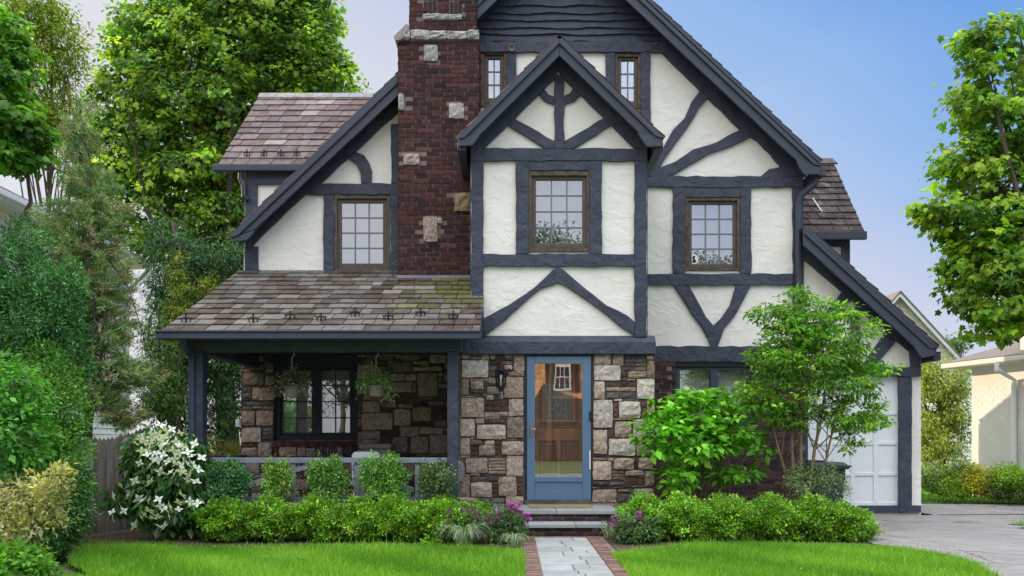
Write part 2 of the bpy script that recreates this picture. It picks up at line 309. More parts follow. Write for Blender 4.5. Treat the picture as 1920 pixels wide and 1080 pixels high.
def branches(name, base, targets, seed, parent, m, r0=.1, fork=.45, n=5, tip=.006, sag=.1, trunk=None):
    rg = random.Random(seed); mb = MB(); base = Vector(base)
    top = Vector(trunk) if trunk else base + Vector((0, 0, .28))
    k = 7; tp = [base.lerp(top, i / k) + Vector((rg.uniform(-1, 1), rg.uniform(-1, 1), 0)) * r0 * .5 * (i > 0) for i in range(k + 1)]
    mb.tube(tp, [r0 * (1.25 if i == 0 else 1 - .75 * i / k) for i in range(k + 1)], 8)
    for t in targets:
        t = Vector(t); s = rg.uniform(fork, .98); idx = s * k; a = tp[min(int(idx), k - 1)].lerp(tp[min(int(idx) + 1, k)], idx - int(idx))
        if (t - a).length < .05: continue
        mid = a.lerp(t, .5) + Vector((rg.uniform(-1, 1), rg.uniform(-1, 1), rg.uniform(0, 1))) * (t - a).length * .12
        r = r0 * (1 - .75 * s) * .5
        mb.tube([a, a.lerp(mid, .5) + Vector((0, 0, .02)), mid, mid.lerp(t, .6), t], [r, r * .8, r * .55, r * .35, tip], n)
    return mb.build(name, m, parent, smooth=True)
# ================================================================== THE HOUSE
DM = 14.57; DB = 13.0; DG = 14.2; DGB = 12.65; DC = 14.09
house = thing('tudor_house', 'large half timbered house with cream stucco, slate blue beams and red brick chimney', 'house', (1, 14.57, 0))
APX, APZ, SL, SR = .77, 9.28, .965, .945
def roofz(x, dz=0): return APZ - (APX - x) * SL + dz if x < APX else APZ - (x - APX) * SR + dz
# ---- main front wall (one slab with openings)
xr1 = W(1506, 0, DM)[0]; xr2 = W(1727, 0, DM)[0]; xl = -4.27
def wingz(x): return 4.489 - (x - 4.535) * .91
wall = [(xl, 0), (xl, roofz(xl, -.06)), (APX, APZ - .06), (xr1, roofz(xr1, -.06)), (xr1, wingz(xr1) - .06), (xr2, wingz(xr2) - .06), (xr2, 0)]
def hole(x0, y0, x1, y1, d): a = W(x0, y1, d); b = W(x1, y0, d); return [(a[0], a[1]), (b[0], a[1]), (b[0], b[1]), (a[0], b[1])]
WINS = {'attic_a': (900, 96, 951, 200), 'attic_b': (1154, 100, 1202, 203), 'left': (627, 366, 731, 510), 'right': (1285, 370, 1388, 507)}
PORCHWIN = (514, 681, 670, 825); CASE = (1260, 679, 1416, 800); GDOOR = (1515, 706, 1686, 950)
mb = MB(); mb.prism(wall, DM, DM + .3, [hole(*w, DM) for w in WINS.values()] + [hole(*PORCHWIN, DM), hole(*CASE, DM), hole(*GDOOR, DM)])
mb.build('front_wall', M['stucco'], house)
mb = MB()
mb.box(xl, xl + .25, DM + .3, 20.9, 0, roofz(xl) - .1); mb.box(xr1 - .25, xr1, DM + .3, 20.9, 3.5, roofz(xr1) - .1); mb.box(xr2 - .25, xr2, DM + .3, 20.6, 0, wingz(xr2) - .1)
mb.prism([(p[0], p[1] - .02) if p[1] > 0 else p for p in wall], 20.9, 21.1); mb.build('outer_wall', M['stucco'], house)

# ---- windows: outer frame > sash, pane, grille, blind
def window(name, x0, y0, x1, y1, d, fw=7, sw=8, cols=3, rows=4, fm='winwood', sm='winframe', gm='glass', bm='blind', parent=house, proud=.03, bd=.13, gw=1.3, gmat='grille', label=None):
    f = MB(); f.ring(x0, y0, x1, y1, fw, d - proud, .2 + proud); fo = f.build(name, M[fm], parent, bevel=.004)
    if label: fo['label'] = label
    fw4 = fw if isinstance(fw, tuple) else (fw,) * 4
    a0, b0, a1, b1 = x0 + fw4[0], y0 + fw4[1], x1 - fw4[2], y1 - fw4[3]
    s = MB(); s.ring(a0, b0, a1, b1, sw, d + .012, .06); s.build('sash', M[sm], fo, bevel=.004)
    c0, e0, c1, e1 = a0 + sw, b0 + sw, a1 - sw, b1 - sw
    p = MB(); p.pbox(c0, e0, c1, e1, d + .045, .006); p.build('pane', M[gm], fo)
    g = MB()
    for i in range(1, cols): x = c0 + (c1 - c0) * i / cols; g.pbox(x - gw, e0, x + gw, e1, d + .034, .010)
    for j in range(1, rows):
        y = e0 + (e1 - e0) * j / rows
        for i in range(cols):
            xa = c0 + (c1 - c0) * i / cols + (gw if i else 0); xb = c0 + (c1 - c0) * (i + 1) / cols - (gw if i < cols - 1 else 0)
            g.pbox(xa, y - gw, xb, y + gw, d + .035, .008)
    if cols * rows > 1: g.build('grille', M[gmat], fo)
    b = MB(); b.pbox(a0 - 2, b0 - 2, a1 + 2, b1 + 2, d + .06 + bd, .02); b.build('blind', M[bm], fo)
    return fo
window('window', *WINS['attic_a'], DM, fw=(8, 6, 6, 8), sw=8, cols=2, rows=3)
window('window', *WINS['attic_b'], DM, fw=(4, 6, 6, 6), sw=7, cols=2, rows=3)
window('window', *WINS['left'], DM, fw=(5, 6, 5, 8), sw=8, cols=3, rows=4, fm='winframe', bm='blind')
window('window', *WINS['right'], DM, fw=(5, 6, 6, 5), sw=7)
w = window('window', *PORCHWIN, DM, fw=(11, 9, 9, 9), sw=5, cols=1, rows=1, fm='trim_dark', sm='trim_dark', gm='glass_low', bm='blind_dim', gmat='trim_dark')
b = MB(); b.pbox(584, 692, 602, 814, DM - .01, .12); b.build('mullion', M['trim_dark'], w, bevel=.004)
g = MB()
for a0, a1 in ((530, 584), (602, 656)):
    xm = (a0 + a1) / 2; g.pbox(xm - 1, 692, xm + 1, 814, DM + .03, .008)
    for j in (1, 2, 3): g.pbox(a0, 692 + 30.5 * j - 1, a1, 692 + 30.5 * j + 1, DM + .022, .006)
g.build('grille', M['trim_dark'], w)
w = window('casement_window', *CASE, DM, fw=(8, 8, 8, 4), sw=7, cols=1, rows=1, fm='trim_dark', sm='trim', gm='glass_low', bm='blind_dim')
b = MB(); b.pbox(1333, 694, 1347, 785, DM - .01, .12); b.build('mullion', M['trim'], w, bevel=.004)

# ---- timbers on the main wall
BEAMS = []
def beam(pts, d, th=.055, amp=1.25, seed=None, name='timber_beam', proud=None):
    seed = len(BEAMS) if seed is None else seed
    mb = MB(); mb.pprism(wavy(pts, amp, 16, seed), d - th, th - .001 + (seed % 5) * .0); o = mb.build(name, M['timber'], house, bevel=.008); BEAMS.append(o); return o
def rect(x0, y0, x1, y1): return [(x0, y0), (x1, y0), (x1, y1), (x0, y1)]
d = DM; T1, T2, T3 = .05, .056, .062
def Mz(x, y, dd=DM): return W(x, y, dd)
# left part
beam(rect(459, 462, 484, 512), d, T1)
beam(rect(552, 344, 747, 364), d, T2)
beam(rect(606, 364, 626, 513), d, T1); beam(rect(732, 364, 748, 513), d, T1)
beam([(733, 232), (747, 232), (747, 344), (733, 344)], d, T1)
beam(wavy([(652, 296), (667, 284), (683, 291), (692, 305), (697, 320), (696, 344), (677, 344), (676, 325), (668, 307)], 0, 200), d, T1, .4)
# rake timbers (edge under the roof line)
def rk(x):  # roof underside in main-wall pixels
    X = W(x, 0, DM)[0]; return HY - (roofz(X, -.07) - EYE) * F / DM
beam([(460, rk(460)), (747, rk(747)), (747, 208), (602, 342), (570, 366), (486, 446), (470, 464), (460, 464)], d, T3, 1.0)
_xk = next(x for x in range(1190, 1500) if rk(x) > 60)
beam([(_xk, rk(_xk)), (1506, rk(1506)), (1506, 330), (1479, 330), (1466, 312), (1421, 264), (1390, 243), (1314, 170), (1243, 99), (1236, 92)], d, T3, 1.2)
# under-siding beam, attic posts
beam(rect(899, 78, 1262, 97), d, T2 + .01)
beam(rect(951, 97, 968, 200), d, T1); beam(rect(1136, 97, 1154, 205), d, T1); beam(rect(1202, 97, 1220, 330), d, T1)
# curved braces right of the bay
beam([(1314, 168), (1297, 190), (1284, 221), (1262, 243), (1248, 268), (1237, 290), (1216, 326), (1222, 331), (1236, 316), (1248, 296), (1269, 266), (1285, 245), (1299, 224), (1313, 199), (1329, 182)], d, T1, .6)
beam([(1230, 317), (1266, 303), (1299, 280), (1345, 266), (1368, 252), (1392, 241), (1407, 257), (1373, 273), (1331, 287), (1294, 308), (1255, 331), (1220, 331)], d, T2, .8)
beam([(1426, 331), (1442, 317), (1469, 312), (1485, 331)], d, T1, .4)
beam(rect(1206, 330, 1506, 351), d, T2)
beam(rect(1262, 351, 1285, 513), d, T1); beam(rect(1388, 351, 1409, 513), d, T1); beam(rect(1285, 351, 1388, 369), d, T1 - .006)
beam(rect(1487, 351, 1507, 705), d, T1); beam(rect(1206, 513, 1487, 534), d, T2)
beam([(1263, 534), (1280, 560), (1299, 591), (1316, 613), (1327, 633), (1334, 649), (1346, 649), (1358, 616), (1377, 594), (1394, 563), (1409, 534), (1380, 534), (1369, 572), (1352, 597), (1338, 610), (1324, 594), (1311, 569), (1291, 534)], d, T1, .8)
beam(rect(1206, 649, 1487, 678), d, .075)
# garage wing
def rw(x):
    X = W(x, 0, DM)[0]; return HY - (wingz(X) - .07 - EYE) * F / DM
beam([(1507, rw(1507)), (1727, rw(1727)), (1727, 688), (1709, 688), (1707, 660), (1677, 636), (1655, 620), (1614, 579), (1580, 547), (1507, 486)], d, T3, 1.0)
beam(rect(1595, 576, 1614, 688), d, T1); beam([(1660, 624), (1680, 641), (1640, 688), (1615, 688)], d, T1, .6); beam([(1580, 546), (1596, 562), (1530, 650), (1507, 668), (1507, 640)], d, T1, .6)
beam(rect(1507, 688, 1727, 706), d, .075); beam(rect(1686, 706, 1710, 961), d, T2, .6); beam(rect(1500, 706, 1515, 961), d, T2, .6)
MB().pbox(1515, 948, 1727, 961, DM - .04, .04).build('base_board', M['trim'], house)

# ---- lapped gable siding with wavy lower edges
mb = MB(); rg = random.Random(5)
ys = [-150, -128, -106, -84, -62, -42, -22, -8, 12, 27, 40, 54, 66, 80]
for i in range(len(ys) - 1):
    y0, y1 = ys[i] - 3, ys[i + 1]
    X0 = max(xl, APX - (APZ - .1 - W(0, y1, DM)[1]) / SL); X1 = APX + (APZ - .1 - W(0, y1, DM)[1]) / SR
    if X1 - X0 < .2: continue
    p0, p1 = CX + X0 * F / DM, CX + X1 * F / DM
    p0 = max(p0, 880); n = 30
    ph = rg.random() * 6
    low = [(p0 + (p1 - p0) * k / n, y1 + 1.5 * math.sin(ph + k * .55) + rg.uniform(-.8, .8)) for k in range(n + 1)]
    up = [(x, max(y0, rk(x) - 2) if rk(x) > y0 else y0) for x, _ in low]
    vs = []; z = 0
    for (xa, ya), (xb, yb) in zip(up, low):
        yb = max(yb, ya + .5); a = W(xa, ya, DM); b = W(xb, yb, DM)
        vs += [(a[0], DM - .004, a[1]), (b[0], DM - .045, b[1]), (b[0], DM - .004, b[1])]
    fs = []
    for k in range(n): q = 3 * k; fs += [(q, q + 1, q + 4, q + 3), (q + 1, q + 2, q + 5, q + 4)]
    mb.add(vs, fs)
mb.build('gable_siding', M['timber'], house)

# ---- slates
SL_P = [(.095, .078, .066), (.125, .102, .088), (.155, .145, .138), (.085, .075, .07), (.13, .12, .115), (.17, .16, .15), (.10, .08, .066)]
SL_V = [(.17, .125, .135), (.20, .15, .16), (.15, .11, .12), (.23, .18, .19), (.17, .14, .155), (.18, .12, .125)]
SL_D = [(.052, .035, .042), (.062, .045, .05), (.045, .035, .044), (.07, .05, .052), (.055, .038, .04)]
def slates(name, A, B, C, D, rows, sw, pal, seed, parent, ridge=None, stain=None, mx=None, und='trim', th=.05):
    # A,B eave left/right, C,D ridge left/right.  und: roof deck below
    A, B, C, D = map(Vector, (A, B, C, D)); nrmv = (B - A).cross(C - A).normalized(); rg = random.Random(seed); mb = MB()
    if nrmv.z < 0: nrmv = -nrmv
    for r in range(rows):
        t0 = r / rows; t1 = min(1, (r + 1.15) / rows)
        L0, R0 = A.lerp(C, t0), B.lerp(D, t0); L1, R1 = A.lerp(C, t1), B.lerp(D, t1); wdt = (R0 - L0).length
        x = -rg.random() * sw
        while x < wdt:
            w = sw * rg.choice((.62, .8, 1, 1, 1.15, 1.3)); a = max(0, x + .006) / wdt; b = min(wdt, x + w - .006) / wdt; x += w
            if b - a < .004: continue
            c = list(rg.choice(pal)); k = math.exp(rg.gauss(0, .17)); c = [v * k for v in c]
            mid = (a + b) / 2
            if stain: c = stain(mid, t0, c, rg)
            lift = .020 + rg.random() * .009; j = rg.uniform(-.012, .010)
            e0, e1 = L0.lerp(R0, a), L0.lerp(R0, b); f0, f1 = L1.lerp(R1, a), L1.lerp(R1, b); dn = (L0 - L1).normalized() * j
            e0 = e0 + dn; e1 = e1 + dn + (L0 - L1).normalized() * rg.uniform(-.004, .004)
            vs = [e0 + nrmv * lift, e1 + nrmv * lift, f1 + nrmv * .003, f0 + nrmv * .003, e0, e1]
            mb.add(vs, [(0, 1, 2, 3), (4, 5, 1, 0), (4, 0, 3), (5, 2, 1)], tuple(c))
    if ridge:
        n = int((D - C).length / .33)
        for i in range(n):
            a = C.lerp(D, i / n); b = C.lerp(D, (i + .985) / n); dn = (A - C).normalized() * .16; c = tuple(v * math.exp(rg.gauss(0, .1)) for v in ridge)
            mb.add([a + dn + nrmv * .03, b + dn + nrmv * .03, b + nrmv * .04, a + nrmv * .04], [(0, 1, 2, 3)], c)
            mb.add([a + dn + nrmv * .03, b + dn + nrmv * .03, b + dn, a + dn], [(0, 1, 2, 3)], c)
    o = mb.build(name, M['slate'], parent)
    dk = MB(); dv = [A, B, D, C]; dk.add([v - nrmv * .002 for v in dv] + [v - nrmv * th for v in dv], [(0, 1, 2, 3), (7, 6, 5, 4), (0, 4, 5, 1), (1, 5, 6, 2), (2, 6, 7, 3), (3, 7, 4, 0)])
    dk.build('roof_deck', M[und], o); return o
YB = 21.2
xa = -4.369; xb = 4.80
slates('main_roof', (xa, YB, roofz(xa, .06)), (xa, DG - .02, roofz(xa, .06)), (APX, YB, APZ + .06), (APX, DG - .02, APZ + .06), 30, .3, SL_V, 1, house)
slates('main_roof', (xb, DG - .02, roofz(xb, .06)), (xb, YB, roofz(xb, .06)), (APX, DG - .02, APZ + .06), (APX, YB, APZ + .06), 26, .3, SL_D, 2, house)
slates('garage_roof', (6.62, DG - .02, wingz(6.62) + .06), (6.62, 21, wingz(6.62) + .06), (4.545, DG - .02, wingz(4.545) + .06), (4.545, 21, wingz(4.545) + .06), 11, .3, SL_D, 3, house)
# fascias: rake boards with a crown strip
def fascia(o0, o1, end, inner0, inner1, d, name='rake_board'):
    pts = [o0, o1] + end + [inner1, inner0] if False else None
def rake(outer, inner, d):
    pts = outer + inner[::-1]
    o = MB().pprism(pts, d, .05).build(name_r, M['trim'], house, bevel=.006)
    k = .30; strip = outer + [((a[0]*(1-k)+b[0]*k), (a[1]*(1-k)+b[1]*k)) for a, b in zip(outer, inner)][::-1]
    MB().pprism(strip, d - .035, .034).build('crown_strip', M['trim'], o, bevel=.005)
name_r = 'rake_board'
ap = (960 + APX * F / DG, HY - (APZ - EYE) * F / DG)
rake([(433, 446), (745, 146), ap], [(477, 430), (745, 180), (ap[0], ap[1] + 34)], DG)
MB().pprism([(433, 447), (477, 431), (472, 440), (462, 450), (437, 453)], DG - .012, .06).build('rake_end', M['trim'], house, bevel=.004)
rake([ap, (1211, 1), (1540, 311)], [(ap[0], ap[1] + 34), (1175, 1), (1493, 300)], DG)
MB().pprism([(1493, 299), (1540, 310), (1536, 326), (1508, 327), (1498, 312)], DG - .012, .06).build('rake_end', M['trim'], house, bevel=.004)
def wy(x): X = W(x, 0, DG)[0]; return HY - (wingz(X) - EYE) * F / DG
rake([(1507, wy(1507)), (1756, wy(1756))], [(1507, wy(1507) + 33), (1716, wy(1716) + 33)], DG)
MB().pprism([(1715, wy(1716) + 31), (1757, wy(1757)), (1754, 666), (1729, 671), (1718, 655)], DG - .012, .06).build('rake_end', M['trim'], house, bevel=.004)
# eave gutters of the side roofs + right downspout
MB().box(xb - .04, xb + .08, DG + .05, YB, roofz(xb) - .15, roofz(xb) - .01).build('gutter', M['trim'], house, bevel=.01)
MB().box(6.56, 6.68, DG + .05, 20.9, wingz(6.62) - .15, wingz(6.62) - .01).build('gutter', M['trim'], house, bevel=.01)
MB().tube([P(1532, 335, 14.32), P(1528, 345, 14.34), P(1502, 366, 14.44), P(1497, 378, 14.46), P(1497, 700, 14.46)], [.05] * 5, 8).build('downspout', M['trim'], house)

# ---- left dormer wing
A = (-4.83, 14.9, 5.67); 
dl = slates('dormer_roof', (-4.78, 14.9, 5.67), (-2.3, 14.9, 5.67), (-4.64, 16.85, 7.55), (-1.0, 16.85, 7.55), 12, .30, SL_V, 11, house, ridge=(.36, .36, .38),
            stain=lambda u, v, c, rg: [x * (1 + .55 * max(0, v - .6)) for x in c] if rg.random() > .05 else [.36, .33, .32])
slates('dormer_roof', (-1, 18.8, 5.67), (-4.78, 18.8, 5.67), (-1, 16.86, 7.55), (-4.64, 16.86, 7.55), 10, .3, SL_V, 12, house)
MB().box(-4.84, -2.5, 14.80, 14.91, 5.56, 5.67).build('gutter', M['trim'], house, bevel=.012)
xd = -4.38
MB().box(xd, -3.0, 15.0, 15.2, 3.9, 5.6).prism([(15.2, 3.9), (18.6, 3.9), (18.6, 5.6), (16.85, 7.4), (15.2, 5.7)], 0, 0.001).build('dormer_wall', M['stucco'], house) if False else MB().box(xd, -2.9, 15.0, 15.2, 3.0, 5.62).box(xd, xd + .2, 15.2, 18.6, 0, 5.62).build('dormer_wall', M['stucco'], house)
gb = MB(); gb.add([(xd, 15.0, 5.62), (xd, 18.7, 5.62), (xd, 16.85, 7.48), (xd + .1, 15.0, 5.62), (xd + .1, 18.7, 5.62), (xd + .1, 16.85, 7.48)], [(0, 2, 1), (3, 4, 5), (0, 1, 4, 3), (1, 2, 5, 4), (2, 0, 3, 5)]); gb.build('dormer_gable', M['timber'], house)
MB().pbox(459, 345, 482, 470, 14.95, .05).build('timber_beam', M['timber'], house, bevel=.006); MB().pbox(459, 322, 640, 345, 14.945, .055).build('timber_beam', M['timber'], house, bevel=.006)
MB().tube([P(452, 318, 14.87), P(451, 335, 14.9), P(457, 348, 14.9), P(458, 368, 14.9), P(464, 374, 14.93)], .045, 8).build('downspout', M['trim'], house)
# ---- right dormer
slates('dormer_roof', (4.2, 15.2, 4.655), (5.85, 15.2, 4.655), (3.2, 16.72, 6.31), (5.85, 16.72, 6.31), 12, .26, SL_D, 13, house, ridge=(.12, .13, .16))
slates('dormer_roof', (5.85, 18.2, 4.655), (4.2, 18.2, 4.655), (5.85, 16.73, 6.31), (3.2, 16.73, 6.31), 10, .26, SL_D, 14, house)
MB().box(4.3, 5.87, 15.12, 15.2, 4.52, 4.655).build('gutter', M['trim'], house, bevel=.01)
MB().box(4.3, 5.69, 15.4, 15.5, 2.8, 4.6).box(5.6, 5.69, 15.5, 18, 2.8, 4.6).build('dormer_wall', M['stucco'], house)
gb = MB(); gb.add([(5.68, 15.3, 4.6), (5.68, 18.1, 4.6), (5.68, 16.72, 6.2), (5.58, 15.3, 4.6), (5.58, 18.1, 4.6), (5.58, 16.72, 6.2)], [(0, 1, 2), (3, 5, 4), (0, 3, 4, 1), (1, 4, 5, 2), (2, 5, 3, 0)]); gb.build('dormer_gable', M['timber'], house)
MB().pbox(1535, 440, 1594, 462, 15.35, .05).build('timber_beam', M['timber'], house, bevel=.006); MB().pbox(1579, 462, 1594, 510, 15.35, .05).build('timber_beam', M['timber'], house, bevel=.006)
MB().tube([(5.16, 15.7, 5.35), (5.33, 15.55, 4.98)], .012, 5).build('roof_rod', M['white'], house)

# ---- snow guards
def snow_guard(parent, p, s=1):
    x, y, z = p; mb = MB(); mb.box(x - .012, x + .012, y - .03, y + .10, z - .005, z + .012)
    mb.tube([(x - .075 * s, y, z + .065), (x - .03 * s, y - .01, z + .05), (x, y - .015, z + .07), (x + .03 * s, y - .01, z + .05), (x + .075 * s, y, z + .065)], .010, 5)
    mb.tube([(x - .045 * s, y, z + .01), (x - .06 * s, y, z + .04), (x - .03 * s, y, z + .075), (x, y, z + .05)], .009, 5); mb.tube([(x + .045 * s, y, z + .01), (x + .06 * s, y, z + .04), (x + .03 * s, y, z + .075), (x, y, z + .05)], .009, 5)
    mb.tube([(x, y, z), (x, y - .01, z + .11)], .012, 5)
    return mb.build('snow_guard', M['metal_black'], parent)
for px in (463, 495, 527, 557): snow_guard(dl, (W(px, 0, 15.1)[0], 15.1, 5.67 + .2 * 1.88 / 1.95 + .02), .8)

# ---- chimney: real bricks over a mortar core
BR = [(.062, .019, .020), (.072, .024, .023), (.052, .018, .019), (.08, .03, .028), (.042, .017, .018), (.066, .025, .024), (.092, .036, .033), (.036, .018, .019)]
BRP = [(.062, .032, .031), (.045, .028, .029), (.075, .04, .038), (.036, .027, .029), (.09, .045, .042)]
def bricks(mb, X0, X1, Z0, Z1, y, pal, seed, skip=(), ch=.070, bl=.215, axis='x', ycol=None, rough=.010):
    rg = random.Random(seed); n = max(1, round((Z1 - Z0) / ch)); ch = (Z1 - Z0) / n
    for r in range(n):
        z0 = Z0 + r * ch + .0065; z1 = Z0 + (r + 1) * ch - .0065; x = X0 - (bl / 2 if r % 2 else 0) - (bl * .25 if r % 6 == 5 else 0)
        while x < X1:
            L = bl * rg.choice((1, 1, 1, .5 if r % 6 == 5 else 1, .96, 1.04)); a = max(X0, x + .007); b = min(X1, x + L - .007); x += L
            if b - a < .03: continue
            cx, cz = (a + b) / 2, (z0 + z1) / 2
            if any(s[0] < cx < s[1] and s[2] < cz < s[3] for s in skip): continue
            k = .85 * math.exp(rg.gauss(0, .2)); c = tuple(v * k for v in rg.choice(pal)); pr = rg.uniform(0, rough); dz = rg.uniform(-.002, .002)
            if axis == 'x': mb.box(a, b, y - .006 - pr, y + .03, z0 + dz, z1 + dz, c)
            elif axis == '-x': mb.box(y - .006 - pr, y + .03, a, b, z0 + dz, z1 + dz, c)
            else: mb.box(y - .03, y + .006 + pr, a, b, z0 + dz, z1 + dz, c)
def rock(mb, x0, x1, z0, z1, y, out, c, rg, n=4, jit=.012, poly=None):
    # rough faced block: irregular outline, bulging broken face
    w, h = x1 - x0, z1 - z0; j = min(jit, w * .12, h * .16); g = []; N = n
    cor = [rg.uniform(0, min(w, h) * .10) for _ in range(4)]
    for b in range(N + 1):
        for a in range(N + 1):
            u, v = a / N, b / N; x = x0 + u * w; z = z0 + v * h; edge = a in (0, N) or b in (0, N)
            if edge:
                x += rg.uniform(-j, j) * (.5 if a in (0, N) else 1); z += rg.uniform(-j, j) * (.5 if b in (0, N) else 1)
                if a in (0, N) and b in (0, N): x += (1 if a == 0 else -1) * j * rg.uniform(0, .5); z += (1 if b == 0 else -1) * j * rg.uniform(0, .5)
                yy = y - out * rg.uniform(.55, .8)
            else: x += rg.uniform(-.3, .3) * w / N; z += rg.uniform(-.3, .3) * h / N; yy = y - out * rg.uniform(.75, 1.15)
            g.append((x, yy, z))
    m = N + 1; fs = [(b*m+a, b*m+a+1, (b+1)*m+a+1, (b+1)*m+a) for b in range(N) for a in range(N)]
    per = [a for a in range(N)] + [b*m+N for b in range(N)] + [N*m+a for a in range(N, 0, -1)] + [b*m for b in range(N, 0, -1)]
    k = len(g); g2 = g + [(g[i][0], y + .02, g[i][2]) for i in per]
    L = len(per); fs += [(per[(i+1) % L], per[i], k + i, k + (i+1) % L) for i in range(L)]
    mb.add(g2, fs, c)
ch = MB(); xc0, xc1 = W(747, 0, DC)[0], W(898, 0, DC)[0]; zc1 = W(0, 78, DC)[1]; zc0 = W(0, 521, DC)[1] - .1
xu0, xu1 = W(768, 0, DC)[0], W(893, 0, DC)[0]; zu1 = W(0, -190, DC)[1]
ch.box(xc0 + .006, xc1 - .006, DC, DC + .85, zc0, zc1); ch.box(xu0 + .006, xu1 - .006, DC + .001, DC + .84, zc1, zu1)
chim = ch.build('chimney', M['mortar'], house)
ACC = [(795, 86, 821, 116), (842, 195, 870, 223), (747, 177, 758, 207), (757, 289, 786, 310), (853, 362, 884, 397), (794, 407, 820, 454), (821, 410, 829, 419)]
sk = []
for a in ACC: x0, z1 = W(a[0], a[1], DC); x1, z0 = W(a[2], a[3], DC); sk.append((x0 - .02, x1 + .02, z0 - .01, z1 + .01))
br = MB(); bricks(br, xc0, xc1, zc0, zc1, DC, BR, 21, sk)
rec = [(W(794, 0, DC)[0] - .01, W(867, 0, DC)[0] + .01, W(0, 38, DC)[1], 99)]
z60 = W(0, 60, DC)[1]
bricks(br, xu0, xu1, z60 - .04, zu1, DC, BR, 22, [(rec[0][0], rec[0][1], rec[0][2], zu1)])
for a0, a1 in ((794, 819), (843, 867)):                      # soldier bricks in the recessed panel
    X0, X1 = W(a0, 0, DC)[0], W(a1, 0, DC)[0]; n = 3; z = W(0, 28, DC)[1]
    while z < zu1:
        for i in range(n):
            a = X0 + (X1 - X0) * i / n; c = random.Random(int(z * 100) + i).choice(BR); br.box(a + .004, a + (X1 - X0) / n - .004, DC + .0 - .002 * i, DC + .03, z + .005, min(zu1, z + .205), c)
        z += .21
bricks(br, W(820, 0, DC)[0], W(842, 0, DC)[0], W(0, 28, DC)[1], zu1, DC, BR, 23, bl=.20)
bricks(br, DC + .02, DC + .85, zc0, zc1, xc0, BR, 24, axis='-x'); bricks(br, DC + .02, DC + .85, zc1, zu1, xu0, BR, 25, axis='-x'); bricks(br, DC + .02, DC + .85, zc1 - 2.6, zc1, xc1, BR, 26, axis='+x'); bricks(br, DC + .02, DC + .85, zc1, zu1, xu1, BR, 27, axis='+x')
br.build('brickwork', M['brick'], chim)
rg = random.Random(8)
def pal_stone(k, rg):
    base = {'g': [(.37, .28, .225), (.43, .335, .275), (.31, .235, .19), (.45, .36, .30), (.40, .29, .24)], 'w': [(.52, .46, .42), (.56, .49, .44)], 't': [(.29, .21, .15), (.32, .235, .17), (.25, .185, .13)], 'd': [(.10, .088, .082), (.14, .12, .108), (.075, .068, .068), (.17, .145, .125)],
            'b': [(.10, .052, .045), (.12, .06, .05), (.08, .045, .042)], 'c': [(.36, .35, .34), (.40, .38, .36)]}[k]
    c = rg.choice(base); f = math.exp(rg.gauss(0, .10)); return tuple(v * f for v in c)
for i, a in enumerate(ACC):
    s = MB(); x0, z1 = W(a[0], a[1], DC); x1, z0 = W(a[2], a[3], DC); rock(s, x0, x1, z0, z1, DC, .05, (.30, .22, .13) if i == 4 else (.36, .28, .25) if i in (3, 5) else pal_stone('c', rg), rg); s.build('accent_stone', M['stone'], chim)
for a in [(756, 61, 770, 76), (771, 59, 805, 76), (806, 61, 838, 76), (839, 61, 875, 75), (876, 59, 898, 77), (793, 27, 829, 38), (829, 28, 866, 38)]:
    s = MB(); x0, z1 = W(a[0], a[1], DC); x1, z0 = W(a[2], a[3], DC); rock(s, x0, x1, z0, z1, DC, .09 if a[1] > 50 else .05, pal_stone('c', rg), rg); s.box(x0 + .01, x1 - .01, DC, DC + .1, z0 + .01, z1 - .01, (.36, .34, .32)); s.build('ledge_stone', M['stone'], chim)
s = MB(); s.prism([W(739, 72, DC), W(742, 80, DC), W(752, 79, DC), W(770, 62, DC), W(767, 50, DC), W(762, 49, DC)], DC - .08, DC + .8, c=(.30, .27, .25)); s.build('ledge_stone', M['stone'], chim, bevel=.01)
MB().box(xc0 - .02, xc1 + .02, DC - .05, DC + .05, W(0, 522, DC)[1] - .03, W(0, 517, DC)[1]).build('flashing', M['rail'], chim)

# ---- entrance bay
XB0, XB1 = W(883, 0, DB)[0], W(1213, 0, DB)[0]; XS0, XS1 = W(865, 0, DB)[0], W(1228, 0, DB)[0]
BA = (.656, 6.767); BSL = 1.003; BSR = .975
def bz(x, dz=0): return BA[1] - (BA[0] - x) * BSL + dz if x < BA[0] else BA[1] - (x - BA[0]) * BSR + dz
zb = W(0, 640, DB)[1]; BW = (992, 320, 1105, 472)
mb = MB(); mb.prism([(XB0, zb), (XB0, bz(XB0, -.08)), (BA[0], BA[1] - .08), (XB1, bz(XB1, -.08)), (XB1, zb)], DB, DB + .3, [hole(*BW, DB)])
mb.box(XB0, XB0 + .2, DB + .3, DM, zb, bz(XB0) - .12); mb.box(XB1 - .2, XB1, DB + .3, DM, zb, bz(XB1) - .12); mb.build('bay_wall', M['stucco'], house)
d = DB
for k in (XB0 - .012, XB1 - .19): MB().box(k, k + .202, DB + .002, DM, zb, bz(XB0) - .14).build('timber_beam', M['timber'], house, bevel=.006)
window('bay_window', *BW, DB, fw=(5, 9, 5, 7), sw=8, cols=3, rows=4, fm='winwood', sm='winframe')
beam(rect(883, 278, 1213, 301), d, T2); beam(rect(883, 301, 906, 632), d, T1, 1); beam(rect(1190, 301, 1213, 632), d, T1, 1)
beam(rect(967, 301, 992, 476), d, T1); beam(rect(1105, 301, 1129, 476), d, T1); beam(rect(992, 301, 1105, 319), d, T1 - .006); beam(rect(906, 476, 1190, 499), d, T2)
